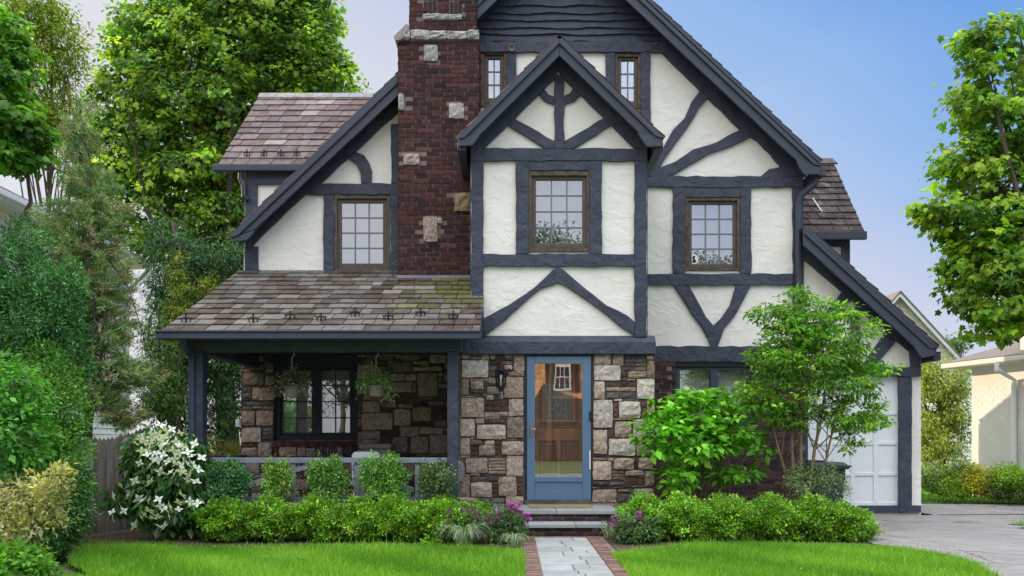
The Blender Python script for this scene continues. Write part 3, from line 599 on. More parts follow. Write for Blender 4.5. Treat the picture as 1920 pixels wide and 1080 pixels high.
beam([(906, 597), (953, 572), (1003, 538), (1037, 505), (1047, 501), (1056, 505), (1098, 541), (1137, 572), (1176, 591), (1190, 603), (1190, 629), (1164, 613), (1142, 594), (1109, 569), (1064, 538), (1047, 530), (1014, 541), (987, 563), (948, 600), (913, 627), (906, 629)], d, T1, .8)
def rb(x): X = W(x, 0, DB)[0]; return HY - (bz(X, -.09) - EYE) * F / DB
xap = 960 + BA[0] * F / DB
beam([(884, rb(884)), (xap, rb(xap)), (xap, 130), (1041, 146), (907, 278), (884, 278)], d, T3, .9); beam([(xap, rb(xap)), (1212, rb(1212)), (1212, 278), (1191, 278), (1057, 146), (xap, 130)], d, T3, .9)
beam(rect(1040, 140, 1058, 278), d, T1); beam([(949, 233), (963, 221), (1040, 264), (1040, 278), (1021, 278)], d, T1 - .008); beam([(1134, 220), (1147, 234), (1076, 278), (1058, 278), (1058, 264)], d, T1 - .008)
beam([(1011, 178), (1021, 167), (1029, 177), (1040, 181), (1040, 196), (1024, 191)], d, T1 - .008, .3); beam([(1058, 179), (1069, 174), (1076, 162), (1090, 177), (1077, 190), (1058, 196)], d, T1 - .008, .3)
# sloping sill beam over the stone
x0, z0 = W(866, 664, DB - .10); x1, zt = W(1230, 640, DB - .10); z2 = zt + .09
o = MB().add([(x0, DB - .10, z0), (x1, DB - .10, z0), (x1, DB - .10, zt), (x0, DB - .10, zt), (XB0 - .14, DB, z2), (XB1 + .11, DB, z2), (x1, DB + .25, z0), (x0, DB + .25, z0), (x1, DB + .25, zt), (x0, DB + .25, zt)],
    [(0, 1, 2, 3), (3, 2, 5, 4), (1, 6, 8, 2), (0, 3, 9, 7), (0, 7, 6, 1), (2, 8, 5), (3, 4, 9)]).build('timber_beam', M['timber'], house, bevel=.01)
# bay roof
exl, exr = -.76, 2.10
slates('bay_roof', (exl, DM + .6, bz(exl, .03)), (exl, DGB - .02, bz(exl, .03)), (BA[0], DM + .6, BA[1] + .03), (BA[0], DGB - .02, BA[1] + .03), 9, .26, SL_V, 31, house)
slates('bay_roof', (exr, DGB - .02, bz(exr, .03)), (exr, DM + .6, bz(exr, .03)), (BA[0], DGB - .02, BA[1] + .03), (BA[0], DM + .6, BA[1] + .03), 9, .26, SL_D, 32, house)
rake([(859, 260), (1049, 71)], [(899, 253), (1049, 104)], DGB); rake([(1049, 71), (1244, 259)], [(1049, 104), (1196, 246)], DGB)
MB().pprism([(859, 259), (900, 252), (893, 263), (886, 272), (861, 273)], DGB - .012, .06).build('rake_end', M['trim'], house, bevel=.004); MB().pprism([(1195, 246), (1244, 258), (1242, 274), (1213, 274), (1202, 259)], DGB - .012, .06).build('rake_end', M['trim'], house, bevel=.004)
MB().box(exl - .0, exl + .12, DGB + .05, DM, bz(exl) - .12, bz(exl) - .02).build('gutter', M['trim'], house, bevel=.008); MB().box(exr - .12, exr, DGB + .05, DM, bz(exr) - .12, bz(exr) - .02).build('gutter', M['trim'], house, bevel=.008)

# ---- stone facing
def stonework(name, boxes, stones, d, ox, oy, sc, seed, parent, back=True):
    # boxes: regions (px); stones: (u0,v0,u1,v1,kind) in a traced crop; gaps are filled with thin slabs
    rg = random.Random(seed); cell = 2.0; bk = MB(); fill = MB(); occ = {}
    for b in boxes: bk.pbox(b[0], b[1], b[2], b[3], d, .28)
    mb = MB()
    for s in stones:
        u0, v0, u1, v1, k = s; a0, b0, a1, b1 = ox + u0 / sc, oy + v0 / sc, ox + u1 / sc, oy + v1 / sc
        for i in range(int(a0 // cell), int(a1 // cell) + 1):
            for j in range(int(b0 // cell), int(b1 // cell) + 1): occ[(i, j)] = 1
        g = .3; X0, Z1 = W(a0 + g, b0 + g, d); X1, Z0 = W(a1 - g, b1 - g, d)
        if k == 'B' or k == 'T' or k == 'D':                # stacks of thin pieces
            kk = k.lower(); n = max(1, round((b1 - b0) / (8.5 if kk != 't' else 6.5)))
            for r in range(n):
                za = Z0 + (Z1 - Z0) * r / n; zz = Z0 + (Z1 - Z0) * (r + 1) / n; m = max(1, round((a1 - a0) / (14 if kk == 'b' else 24))); cuts = [0] + sorted(rg.uniform(i / m + -.1 / m, i / m + .1 / m) for i in range(1, m)) + [1]
                for q in range(m): rock(mb, X0 + (X1 - X0) * cuts[q] + .005, X0 + (X1 - X0) * cuts[q + 1] - .005, za + .004, zz - .004, d, rg.uniform(.02, .035), pal_stone(kk, rg), rg, 2, .005)
        else: rock(mb, X0, X1, Z0, Z1, d, rg.uniform(.035, .07) if k != 'b' else .025, pal_stone(k, rg), rg, 4 if k != 'b' else 2)
    for b in boxes:
        j = int(b[1] // cell) + 1
        while j < int(b[3] // cell):
            i = int(b[0] // cell)
            while i < int(b[2] // cell):
                if occ.get((i, j)): i += 1; continue
                wmax = rg.randint(7, 17); hmax = rg.randint(2, 5); w = 0
                while w < wmax and i + w < int(b[2] // cell) and not occ.get((i + w, j)): w += 1
                h = 1
                while h < hmax and j + h < int(b[3] // cell) and all(not occ.get((i + q, j + h)) for q in range(w)): h += 1
                for q in range(w):
                    for r in range(h): occ[(i + q, j + r)] = 1
                if w >= 3 and h >= 2:
                    X0, Z1 = W(i * cell + .5, j * cell + .4, d); X1, Z0 = W((i + w) * cell - .5, (j + h) * cell - .4, d)
                    rock(mb, X0, X1, Z0, Z1, d, rg.uniform(.015, .04), pal_stone(rg.choice('dddgtb' if h < 4 else 'dgtdg'), rg), rg, 2, .005)
                i += w
            j += 1
    bo = bk.build(name, M['mortar_stone'], parent); mb.build('stones', M['stone'], bo); return bo
Ls = [(22,82,70,110,'g'),(143,82,192,118,'g'),(197,82,232,118,'g'),(237,85,290,118,'b'),(20,120,187,230,'w'),(348,85,416,188,'g'),(197,125,345,148,'D'),(290,150,340,180,'g'),(195,155,240,225,'D'),(318,190,410,222,'g'),(20,235,64,340,'g'),(75,250,158,303,'g'),(285,225,410,358,'g'),(178,285,255,332,'g'),(75,305,160,330,'d'),(18,358,160,480,'g'),(318,365,410,472,'g'),(168,375,310,445,'B'),(12,490,102,600,'g'),(115,525,298,620,'g'),(305,478,410,608,'g'),(200,495,298,522,'d'),(14,610,72,718,'g'),(75,625,152,657,'d'),(167,627,225,655,'g'),(128,657,230,722,'g'),(80,662,122,725,'B'),(232,630,262,718,'B'),(272,632,410,718,'g'),(45,738,183,832,'g'),(187,735,300,840,'T'),(302,722,408,850,'g'),(12,840,72,985,'t'),(78,855,170,888,'d'),(182,855,250,885,'d'),(78,890,210,985,'g'),(252,855,365,975,'g'),(370,868,408,975,'B'),(212,905,248,985,'B'),(10,988,115,1030,'g'),(120,988,200,1020,'d'),(205,990,290,1020,'d'),(298,978,408,1030,'g')]
Rs = [(853,85,963,150,'g'),(973,85,1040,158,'g'),(1045,85,1185,188,'D'),(1188,88,1228,118,'g'),(1190,122,1238,235,'t'),(855,152,1022,248,'w'),(1028,192,1065,225,'b'),(1072,190,1187,232,'t'),(855,252,923,362,'g'),(930,255,1120,285,'B'),(930,288,1120,318,'T'),(930,320,1115,360,'D'),(1125,238,1238,365,'w'),(850,370,973,547,'w'),(978,390,1010,485,'B'),(1013,380,1147,487,'w'),(1152,385,1185,485,'B'),(1188,370,1238,482,'t'),(978,487,1110,500,'t'),(988,503,1090,608,'g'),(1100,492,1232,605,'w'),(943,555,985,608,'b'),(850,560,937,712,'g'),(948,615,1117,723,'w'),(850,735,940,752,'T'),(980,738,1107,810,'g'),(848,758,965,877,'g'),(1137,735,1230,808,'g'),(1110,745,1133,800,'B'),(970,815,1050,877,'T'),(1055,815,1172,850,'g'),(848,885,948,912,'d'),(953,890,1040,912,'d'),(1045,860,1080,905,'b'),(1085,865,1172,905,'B'),(1177,820,1234,915,'g'),(846,935,998,1018,'g'),(1005,935,1100,955,'d'),(1000,960,1105,1018,'d'),(1112,930,1234,1012,'g'),(1122,620,1234,725,'g')]
def inbox(l, u0, u1): return [s for s in l if s[0] >= u0 and s[2] <= u1]
stonework('stone_pier', [(865, 660, 984, 960)], Ls, DB, 860, 640, 3.374, 3, house); stonework('stone_pier', [(1111, 660, 1228, 960)], Rs, DB, 860, 640, 3.374, 4, house)
mb = MB(); mb.box(XS0, XS0 + .25, DB + .28, DM, 0, zb); mb.box(XS1 - .25, XS1, DB + .28, DM, 0, zb); mb.build('pier_return', M['mortar_stone'], house)
PW = [(57,198,188,277,'t'),(195,220,248,278,'g'),(115,292,250,372,'g'),(50,290,110,360,'D'),(60,380,175,410,'D'),(178,408,250,437,'t'),(48,440,132,533,'g'),(138,438,245,533,'g'),(45,545,170,638,'g'),(175,545,245,625,'D'),(45,645,140,668,'B'),(150,638,238,728,'g'),(45,672,148,728,'g'),(245,668,280,728,'B'),(285,668,392,728,'g'),(397,668,450,728,'g'),(640,668,680,728,'g'),(695,668,770,728,'d'),
 (778,148,900,240,'g'),(778,248,860,335,'g'),(1050,62,1170,124,'t'),(1235,85,1340,140,'g'),(1002,132,1125,195,'t'),(1128,160,1315,190,'g'),(985,205,1075,250,'g'),(1080,208,1152,250,'g'),(1158,200,1283,345,'g'),(985,260,1125,325,'g'),(1128,262,1155,325,'t'),(1290,225,1312,260,'g'),(1290,270,1345,295,'g'),(865,338,955,380,'t'),(980,325,1340,372,'D'),(782,350,808,460,'d'),(810,380,918,450,'g'),(922,385,1025,418,'t'),(1040,398,1128,420,'g'),(1135,385,1225,410,'B'),(1228,378,1325,402,'t'),(1252,410,1330,450,'B'),(925,425,1005,452,'B'),(1010,430,1115,532,'g'),(1130,417,1243,503,'t'),(1250,460,1335,495,'d'),(805,455,1002,560,'g'),(1110,508,1262,535,'B'),(1270,502,1343,540,'g'),(1005,538,1040,560,'b'),(1050,540,1165,602,'g'),(1170,545,1318,588,'g'),(930,565,1045,628,'B'),(805,568,922,620,'g'),(998,605,1095,705,'g'),(1115,602,1225,708,'g'),(1235,592,1345,710,'g'),(1060,712,1150,730,'B'),(1155,712,1340,728,'t'),
 (60,760,160,830,'g'),(260,760,420,830,'g'),(440,790,560,850,'g'),(640,770,760,860,'g'),(980,760,1140,850,'g'),(1160,770,1340,860,'g'),(100,860,260,930,'d'),(300,870,470,940,'g'),(520,880,700,950,'g'),(820,870,960,940,'g'),(1000,880,1120,950,'d'),(1140,890,1320,950,'g')]
def clipped(box): return [s for s in PW if 440 + s[0] / 3.376 >= box[0] - 2 and 440 + s[2] / 3.376 <= box[2] + 2 and 640 + s[1] / 3.376 >= box[1] - 2 and 640 + s[3] / 3.376 <= box[3] + 2]
for bx in [(452, 640, 513, 948), (671, 640, 850, 948), (513, 839, 671, 948)]: 
    o = stonework('porch_stone_wall', [bx], clipped(bx), DM - .1, 440, 640, 3.376, int(bx[0]), house); 
sb = MB(); X0, X1 = W(511, 0, DM - .12)[0], W(670, 0, DM - .12)[0]; n = 34; zt = W(0, 826, DM - .12)[1]
for i in range(n):
    a = X0 + (X1 - X0) * i / n; sb.box(a + .003, a + (X1 - X0) / n - .004, DM - .14, DM - .01, zt - .10, zt, tuple(v * random.Random(i).uniform(.7, 1.4) for v in (.11, .045, .038)))
sb.build('brick_sill', M['brick'], house)
MB().pbox(505, 640, 680, 681, DM - .12, .11).build('window_lintel', M['trim_dark'], house)
# ---- brick lower wall right of the bay
mb = MB(); X0, X1 = XS1 - .1, W(1507, 0, DM)[0]; mb.prism([(X0, 0), (X1, 0), (X1, W(0, 679, DM)[1]), (X0, W(0, 679, DM)[1])], DM - .06, DM - .001, [hole(*CASE, DM - .06)])
bk = mb.build('brick_wall', M['mortar'], house); br = MB(); hc = hole(*CASE, DM)
bricks(br, X0, X1, .01, W(0, 679, DM)[1], DM - .06, BRP, 41, [(hc[0][0] + .0, hc[1][0] - .0, hc[0][1], hc[2][1])]); br.build('brickwork', M['brick'], bk)

# ---- garage door with raised rails
g = MB(); g.pbox(1515, 706, 1686, 950, DM + .05, .05); gd = g.build('garage_door', M['white'], house)
r = MB(); xs = [1515, 1557, 1599, 1642, 1686]; yy = [706, 722, 774, 830, 890, 948]
for i, x in enumerate(xs): r.pbox(x - (0 if i == 0 else 4), 706, x + (0 if i == 4 else 4), 950, DM + .028, .022)
for i in range(4):
    for y, w in ((706, 7), (772, 6), (828, 6), (886, 6), (942, 8)): r.pbox(xs[i] + (4 if i else 0), y, xs[i + 1] - (4 if i < 3 else 0), y + w, DM + .030, .020)
r.build('door_rails', M['white'], gd, bevel=.004)
MB().ring(1509, 700, 1692, 962, (6, 6, 6, 0.01), DM - .012, .05).build('door_casing', M['trim'], house)

# ---- front door: blue storm door, panelled wooden door behind
fr = MB(); fr.ring(984, 663, 1111, 941, (4, 5, 4, 1), DB - .02, .10); fr.build('door_casing', M['trim_dark'], house)
sd = MB(); sd.ring(988, 668, 1108, 938, (15, 13, 16, 18), DB - .045, .045); sd.pbox(1003, 894, 1092, 904, DB - .045, .045); sd.pbox(1003, 904, 1092, 920, DB - .03, .03)
storm = sd.build('storm_door', M['doorblue'], house, bevel=.006)
MB().pbox(1003, 681, 1092, 894, DB - .022, .006).build('glass_pane', M['glass_door'], storm)
MB().tube([P(996, 793, DB - .05), P(996, 818, DB - .05)], .016, 8).tube([P(996, 804, DB - .05), P(996, 804, DB - .11), P(1005, 805, DB - .11)], .011, 8).build('handle', M['brass'], storm)
MB().tube([P(1106, 845, DB - .05), P(1106, 880, DB - .05)], .012, 6).build('hinge', M['white'], storm)
wd = MB(); wd.pbox(990, 672, 1104, 938, DB + .16, .05); inner = wd.build('wooden_door', mat('door_panel_wood', (.17, .055, .03), .45, bump=((12, .3, .006),), vary=.45, vscale=11, stretch=(6, 6, .8)), house)
r = MB(); dd = DB + .125
for a in [(1003, 672, 1010, 908), (1086, 672, 1094, 908), (1044, 826, 1051, 895), (1010, 803, 1086, 826), (1010, 895, 1086, 908), (1010, 788, 1086, 792), (1016, 682, 1021, 788), (1073, 682, 1079, 788), (1010, 676, 1086, 682)]: r.pbox(*a, dd, .035)
for a in [(1013, 794, 1020, 801), (1024, 794, 1070, 801), (1076, 794, 1084, 801), (1014, 832, 1040, 890), (1055, 832, 1082, 890)]: r.ring(*a, 2, dd + .01, .024)
r.build('door_panels', M['doorwood'], inner, bevel=.005)
MB().pbox(1023, 722, 1070, 788, DB + .15, .01).build('leaded_glass', mat('leaded_glass_dark', (.10, .12, .11), .25), inner)
g = MB()
def ln(pts, r=.004): g.tube([P(x, y, DB + .145) for x, y in pts], r, 4)
ln([(1023, 722), (1070, 722), (1070, 788), (1023, 788), (1023, 722)], .006)
for x in (1032, 1061): ln([(x, 722), (x, 788)])
for y in (745, 780): ln([(1023, y), (1070, y)])
ln([(1046, 777), (1038, 767), (1040, 757), (1046, 762), (1052, 757), (1055, 767), (1046, 777)]); ln([(1046, 762), (1042, 750), (1035, 742), (1032, 732)]); ln([(1046, 762), (1050, 750), (1058, 742), (1061, 732)]); ln([(1032, 765), (1038, 767)]); ln([(1055, 767), (1061, 765)]); ln([(1046, 777), (1046, 788)])
g.build('leading', M['grille'] if False else mat('lead_came', (.40, .40, .38), .4), inner)
MB().pbox(984, 938, 1111, 947, DB - .06, .3).build('threshold', M['mortar_stone'], house)
MB().pbox(1105, 771, 1111, 788, DB - .07, .05).build('doorbell', M['metal_black'], house, bevel=.006)
# dark rooms behind the openings
# ---- porch
PR = house
zE, zT = 2.549, 3.903
def moss(u, v, c, rg):
    # yellow moss near the chimney corner, rusty wash on the left, pale worn patch
    if u > .74 and v > .5 and rg.random() < (u - .68) * 2.6 + (v - .6) * 1.6: q = rg.random(); return [.12 + .07 * q, .12 + .06 * q, .03 + .02 * q]
    if ((u - .66) / .12) ** 2 + ((v - .62) / .17) ** 2 < 1 and rg.random() < .4: return [.27, .25, .235]
    if u > .70 and v > .25 and rg.random() < .5: return [c[0] * .95, c[1] * 1.08, c[2] * .6]
    if math.sin(u * 7.3 + v * 4.5) + math.sin(u * 15 - v * 6 + 1) > .75 and rg.random() < .75: return [.078 + .02 * rg.random(), .064, .052]
    if math.sin(u * 9.1 - v * 3 + 2) + math.sin(u * 4 + v * 9) > .9 and rg.random() < .6: return [.17, .165, .16]
    if u < .45 and abs(v - .45 - .3 * math.sin(u * 9)) < .10 and rg.random() < .7: return [.09, .068, .054]
    if v < .35 and rg.random() < .5: return [.18, .165, .155]
    return c
pr = slates('porch_roof', (-4.33, 11.3, zE), (-.40, 11.3, zE), (-4.33, DM, zT), (-.40, DM, zT), 13, .24, SL_P, 51, house, stain=moss, und='trim_dark', th=.08)
slates('porch_roof', (-.40, 11.3, zE), (-.39, 11.3, zE), (-.40, 12.99, zE + 1.69 * .414), (-.39, 12.99, zE + 1.69 * .414), 6, .3, SL_P, 52, house) if False else None
for px, py in ((349, 607), (475, 607), (544, 600), (602, 604), (666, 595), (728, 602), (789, 595), (850, 600)):
    # solve depth on the roof plane
    t = (HY - py) / F; y = (zE - EYE - 11.3 * .414) / (t - .414); snow_guard(pr, ((px - CX) * y / F, y, EYE + t * y + .01))
MB().box(-4.36, -.38, 11.19, 11.32, zE - .10, zE + .005).box(-4.36, -.38, 11.17, 11.19, zE - .02, zE + .01).build('gutter', M['trim'], house, bevel=.012)
X0 = W(352, 0, 11.7)[0]; X1 = W(866, 0, 11.7)[0]; zbt = W(0, 660, 11.7)[1]
MB().box(X0, X1, 11.62, 11.82, zbt, zbt + .20).build('porch_beam', M['timber'], house, bevel=.01); MB().box(X0 + .0, X0 + .16, 11.82, DM, zbt, zbt + .20).build('porch_beam', M['timber'], house, bevel=.01)
MB().box(X0 + .02, XS0, 11.83, DM, zbt + .21, zbt + .25).build('porch_ceiling', M['trim_dark'], house)
MB().add([(X0, 11.66, zbt + .2), (X0, DM, zbt + .2), (X0, DM, zT - .1), (X0 + .04, 11.66, zbt + .2), (X0 + .04, DM, zbt + .2), (X0 + .04, DM, zT - .1)], [(0, 2, 1), (3, 4, 5), (0, 1, 4, 3), (1, 2, 5, 4), (2, 0, 3, 5)]).build('porch_gable', M['trim'], house)
for a, b in ((357, 384), (839, 859)):
    mb = MB(); x0 = W(a, 0, 11.7)[0]; x1 = W(b, 0, 11.7)[0]; mb.box(x0, x1, 11.62, 11.62 + (x1 - x0), .0, zbt); mb.build('porch_post', M['timber'], house, bevel=.012)
MB().tube([P(344, 634, 11.3), P(345, 648, 11.35), P(359, 668, 11.58), P(360, 680, 11.6), P(360, 700, 11.6), P(360, 1000, 11.6)], .04, 8).build('downspout', M['trim'], house)
MB().box(W(360, 0, 11.7)[0], XS0, 11.6, DM, 0, .28).build('porch_floor', M['flag'], house)
rl = MB(); rl.box(W(384, 0, 11.7)[0], W(839, 0, 11.7)[0], 11.64, 11.74, W(0, 868, 11.7)[1], W(0, 858, 11.7)[1]); rail = rl.build('railing', M['rail'], house, bevel=.006)
MB().pbox(384, 932, 839, 941, 11.66, .06).build('bottom_rail', M['rail'], rail, bevel=.005)
for a, b in ((452, 460), (545, 554), (664, 674), (778, 786)): MB().pbox(a, 868, b, 932, 11.665, .05).build('rail_post', M['rail'], rail, bevel=.004)
for pts in ([(462, 905), (576, 870), (580, 878), (464, 914)], [(385, 932), (450, 908), (452, 916), (395, 932)], [(662, 870), (776, 915), (776, 924), (658, 878)], [(788, 920), (830, 932), (815, 932), (786, 926)], [(576, 870), (662, 902), (662, 912), (578, 880)]):
    MB().pprism(pts, 11.67, .04).build('rail_brace', M['rail'], rail, bevel=.003)
# ================================================================== GROUND
def sheet(name, pts, z, m, kind='structure', thick=0):
    mb = MB(); n = len(pts); mb.add([(x, y, z) for x, y in pts], [tuple(range(n))]); o = mb.build(name, m); o['kind'] = kind; return o
def G(px, py, z=0.0): d = (EYE - z) * F / (py - HY); return ((px - CX) * d / F, d)
sheet('ground', [(-900, -900), (900, -900), (900, 900), (-900, 900)], -.03, M['ground'])
sheet('street', [(-200, -6), (200, -6), (200, 1.5), (-200, 1.5)], -.022, M['asphalt'])
drv = [G(1612, 1012), G(1640, 1022), G(1700, 1030), G(1760, 1042), G(1820, 1060), G(1870, 1085), (4.0, 6), (4.2, 1.5), (12, 1.5), (9.2, 9), G(1905, 992), (7.9, 13.2), (9.6, 14.8), (14, 15.6), (14, 17.0), (9.5, 16.9), (6.7, 17.1), (6.7, 14.5), (4.0, 14.4), (4.0, 12.2)]
sheet('driveway', drv, .012, M['asphalt'])
sheet('mulch_bed', [(-5.2, 9.6), (5.3, 9.6), (5.3, 14.4), (-5.2, 14.4)], .0, M['mulch'])
sheet('side_path_ground', [(-6.5, 9.4), (-4.2, 9.4), (-3.9, 12.4), (-6.5, 14)], .004, M['mulch'])
def lawn_z(x, y): return .02 + .012 * math.sin(x * 1.3) * math.sin(y * 1.1)
LAWN_L = [G(150, 1036), G(250, 1027), G(420, 1031), G(600, 1031), G(800, 1032), G(900, 1034), G(975, 1038), (.12, 10.0), (.06, 3), (-6, 3), (-5.6, 7), G(180, 1085), G(130, 1060)]
LAWN_R = [G(1146, 1043), G(1200, 1038), G(1300, 1029), G(1420, 1026), G(1560, 1027), G(1640, 1030), G(1700, 1034), G(1760, 1044), G(1820, 1062), G(1860, 1085), (3.9, 6), (4.1, 3), (1.10, 3)]
BACKL = [(6.75, 17.15), (9.4, 17.0), (14, 17.1), (14, 21.5), (6.75, 24)]
RB = [G(1888, 985), (8.1, 13.3), (9.2, 14.2), (13, 14.8), (13, 9), (9.4, 9)]
for nm, pts in (('lawn', LAWN_L), ('lawn', LAWN_R), ('lawn', BACKL), ('lawn', RB)): sheet(nm, pts, .018, M['lawn_soil'])
def inpoly(x, y, poly):
    n = len(poly); r = np.zeros(x.shape, bool); j = n - 1
    for i in range(n):
        xi, yi = poly[i]; xj, yj = poly[j]; c = ((yi > y) != (yj > y)) & (x < (xj - xi) * (y - yi) / (yj - yi + 1e-12) + xi); r ^= c; j = i
    return r
GR = [(.10, .25, .018), (.17, .38, .025), (.29, .49, .06)]
def grass(poly, n, h, w, seed, ymin=7.4, ymax=99, pal=GR, name='grass'):
    rg = np.random.default_rng(seed); P_ = np.array(poly); x0, x1 = P_[:, 0].min(), P_[:, 0].max(); y0, y1 = max(ymin, P_[:, 1].min()), min(ymax, P_[:, 1].max())
    x = rg.uniform(x0, x1, n); y = rg.uniform(y0, y1, n); k = inpoly(x + rg.normal(0, .02, n), y + rg.normal(0, .02, n), poly); x, y = x[k], y[k]; n = len(x)
    C = np.stack([x, y, np.full(n, .016)], 1); A = np.stack([rg.normal(0, .38, n), rg.normal(0, .38, n), np.ones(n)], 1); N_ = rg.normal(size=(n, 3)) * np.array([1, 1, .1])
    pal = np.array(pal); patch = .5 + .25 * np.sin(x * 2.1 + np.sin(y * 3)) + .2 * np.sin(x * 5.3 + y * 4.1) + rg.normal(0, .32, n); t = np.clip(patch, 0, .999) * 2; i = t.astype(int); f = (t - i)[:, None]
    c = pal[i] * (1 - f) + pal[np.minimum(i + 1, 2)] * f; c = c * np.exp(rg.normal(0, .16, n))[:, None]
    o = leaf_object(name, BLADE, C, A, N_, h * np.exp(rg.normal(0, .35, n)) * (1 + .25 * np.sin(x * 1.7 + y * 2.3)), np.full(n, w), c, M['grassblade']); o['kind'] = 'stuff'; return o
grass(LAWN_L, 125000, .055, .006, 1); grass(LAWN_R, 95000, .055, .006, 2); grass(BACKL, 16000, .06, .014, 3, 10); grass(RB, 14000, .09, .012, 4, 9)
grass([(-6.2, 9.3), (-3.9, 9.9), (-3.9, 10.8), (-6.2, 11)], 7000, .035, .006, 6, 9, pal=[(.08, .15, .02), (.12, .2, .03), (.2, .2, .08)])
sheet('driveway_seam', [(6.75, 14.48), (8.6, 14.62), (9.8, 15.02), (8.5, 14.72), (6.75, 14.56)], .017, M['mulch'])
rgl = np.random.default_rng(8); n = 90; lx = rgl.uniform(-4.5, 4.2, n); ly = rgl.uniform(8.2, 10.2, n)
o = leaf_object('fallen_leaves', OVAL, np.stack([lx, ly, np.full(n, .062)], 1), rgl.normal(size=(n, 3)) * [1, 1, .2], rgl.normal(0, .4, (n, 3)) + [0, 0, 1], rgl.uniform(.02, .05, n), rgl.uniform(.012, .028, n), np.array([[.30, .22, .10], [.22, .13, .06], [.36, .34, .12]])[rgl.integers(0, 3, n)], M['needle']); o['kind'] = 'stuff'
# walkway: flagstones between brick borders
def path_x(y): return 0
wk = MB(); rg = random.Random(3); wk.box(.10, 1.12, 3, 11.32, -.02, .012)
wo = wk.build('walkway', M['mortar']); wo['kind'] = 'structure'
fl = MB(); y = 11.18; row = 0
while y > 3:
    hgt = rg.choice((.42, .30, .36, .24)); hgt = [.34, .40, .20, .45, .36, .30][row % 6]; s = [.72, .48, .52, .60, .42, .66][row % 6]; xs = .27 + .64 * s
    for a, b in ((.27, xs), (xs, .91)):
        c = shade((1, 1, 1), rg.uniform(.82, 1.15)); fl.box(a + .007, b - .007, y - hgt + .007, y - .004, .0, .022 + rg.uniform(0, .003), c)
    y -= hgt; row += 1
o = fl.build('flagstone', M['flag'], wo, bevel=.004)
bk = MB()
y = 11.30
while y > 3:
    for a, b in ((.12, .262), (.918, 1.08)):
        c = shade((.20, .125, .105), rg.uniform(.7, 1.3)); bk.box(a + rg.uniform(-.01, .01), b, y - .066, y - .008, .0, .019 + rg.uniform(0, .005), c)
    y -= .074
x = .27
while x < .9: c = shade((.17, .10, .085), rg.uniform(.7, 1.3)); bk.box(x, x + .115, 11.20, 11.30, 0, .022, c); x += .125
o = bk.build('border_brick', M['brick'], wo)
# steps
st = thing('front_steps', 'two wide bluestone steps with dark brick risers leading up to the blue door', 'steps', (.8, 11.9, 0))
x0, x1 = W(921, 0, 11.9)[0], W(1160, 0, 11.9)[0]; u0, u1 = W(975, 0, 11.5)[0], W(1140, 0, 11.5)[0]
rs = MB(); rs.box(x0 + .05, x1 - .05, 11.95, 13.0, 0, .245); rs.box(u0 + .05, u1 - .05, 11.55, 11.95, 0, .105); ro = rs.build('riser', M['mortar'], st)
br = MB(); bricks(br, x0 + .05, x1 - .05, .150, .243, 11.95, BRP, 5, ch=.046, bl=.3); br.build('riser_brick', M['brick'], ro); br = MB(); bricks(br, u0 + .05, u1 - .05, .0, .103, 11.55, BRP, 6, ch=.052, bl=.26); br.build('riser_brick', M['brick'], ro)
for n_, a in enumerate([(x0, x0 + .85, 11.9, 12.45), (x0 + .858, x1, 11.9, 12.45), (x0, x0 + .6, 12.458, 13.0), (x0 + .608, x1, 12.458, 13.0)]): MB().box(a[0], a[1], a[2], a[3], .245, .292, (1, 1, 1) if n_ % 2 else (.9, .92, .95)).build('tread', M['flag'], st, bevel=.005)
MB().box(u0, u0 + .7, 11.5, 11.95, .105, .150).build('tread', M['flag'], st, bevel=.005); MB().box(u0 + .707, u1, 11.5, 11.95, .105, .150, (.93, .95, .97)).build('tread', M['flag'], st, bevel=.005)
mt = MB(); X0, _ = W(992, 0, 12.6); X1, _ = W(1109, 0, 12.6); mt.box(X0, X1, 12.35, 12.85, .293, .308, (1, 1, 1)); o = mt.build('doormat', mat('coir', (.30, .21, .12), .95, bump=((80, .8, .01),), vary=.3, vscale=25), bevel=.004); tag(o, 'tan coir doormat lying in front of the blue storm door', 'doormat')

# ================================================================== SMALL THINGS
t = thing('wall_lantern', 'black carriage lantern with clear bulb on the stone pier left of the door', 'lantern', P(940, 730, 12.9))
d = 12.84
x, z = W(939, 708, d); s = 17 / 131
lb = MB(); h = .13
lb.tube([(x, DB - .05, z + .11), (x + .02, d, z + .19), (x, d, z + .16)], .010, 6); lb.box(x - .03, x + .03, DB - .045, DB - .02, z + .02, z + .15); lb.build('bracket', M['metal_black'], t)
cg = MB(); cg.lathe(x, d, [(.005, z + .18), (.02, z + .165), (.03, z + .15), (.085, z + .105), (.085, z + .09), (.06, z + .09)], 8); cg.lathe(x, d, [(.05, z - .13), (.055, z - .145), (.02, z - .16), (.005, z - .18)], 8)
for k in range(6): a = k * math.pi / 3; cg.tube([(x + .075 * math.cos(a), d + .075 * math.sin(a), z + .095), (x + .055 * math.cos(a), d + .055 * math.sin(a), z - .135)], .010, 4)
cg.build('cage', M['metal_black'], t); MB().lathe(x, d, [(.004, z + .05), (.018, z + .03), (.02, z + .005), (.012, z - .02), (.008, z - .05), (.008, z - .12)], 10).build('bulb', mat('bulb_glass', (.75, .75, .72), .15), t, smooth=True)
t = thing('alarm_horn', 'small cream horn speaker fixed to the beam beside the attic window', 'horn', P(959, 88, DM - .1))
x, z = W(959, 90, DM - .1); MB().lathe(0, 0, [(.022, .10), (.03, .06), (.035, .0), (.055, -.05), (.05, -.05), (.02, -.01), (.005, -.01)], 14).build('horn', mat('horn_cream', (.30, .26, .19), .6), t, smooth=True)
h = t.children[0]; h.matrix_parent_inverse = Matrix(); h.location = (0, 0, 0); h.rotation_euler = (R(-60), 0, 0)
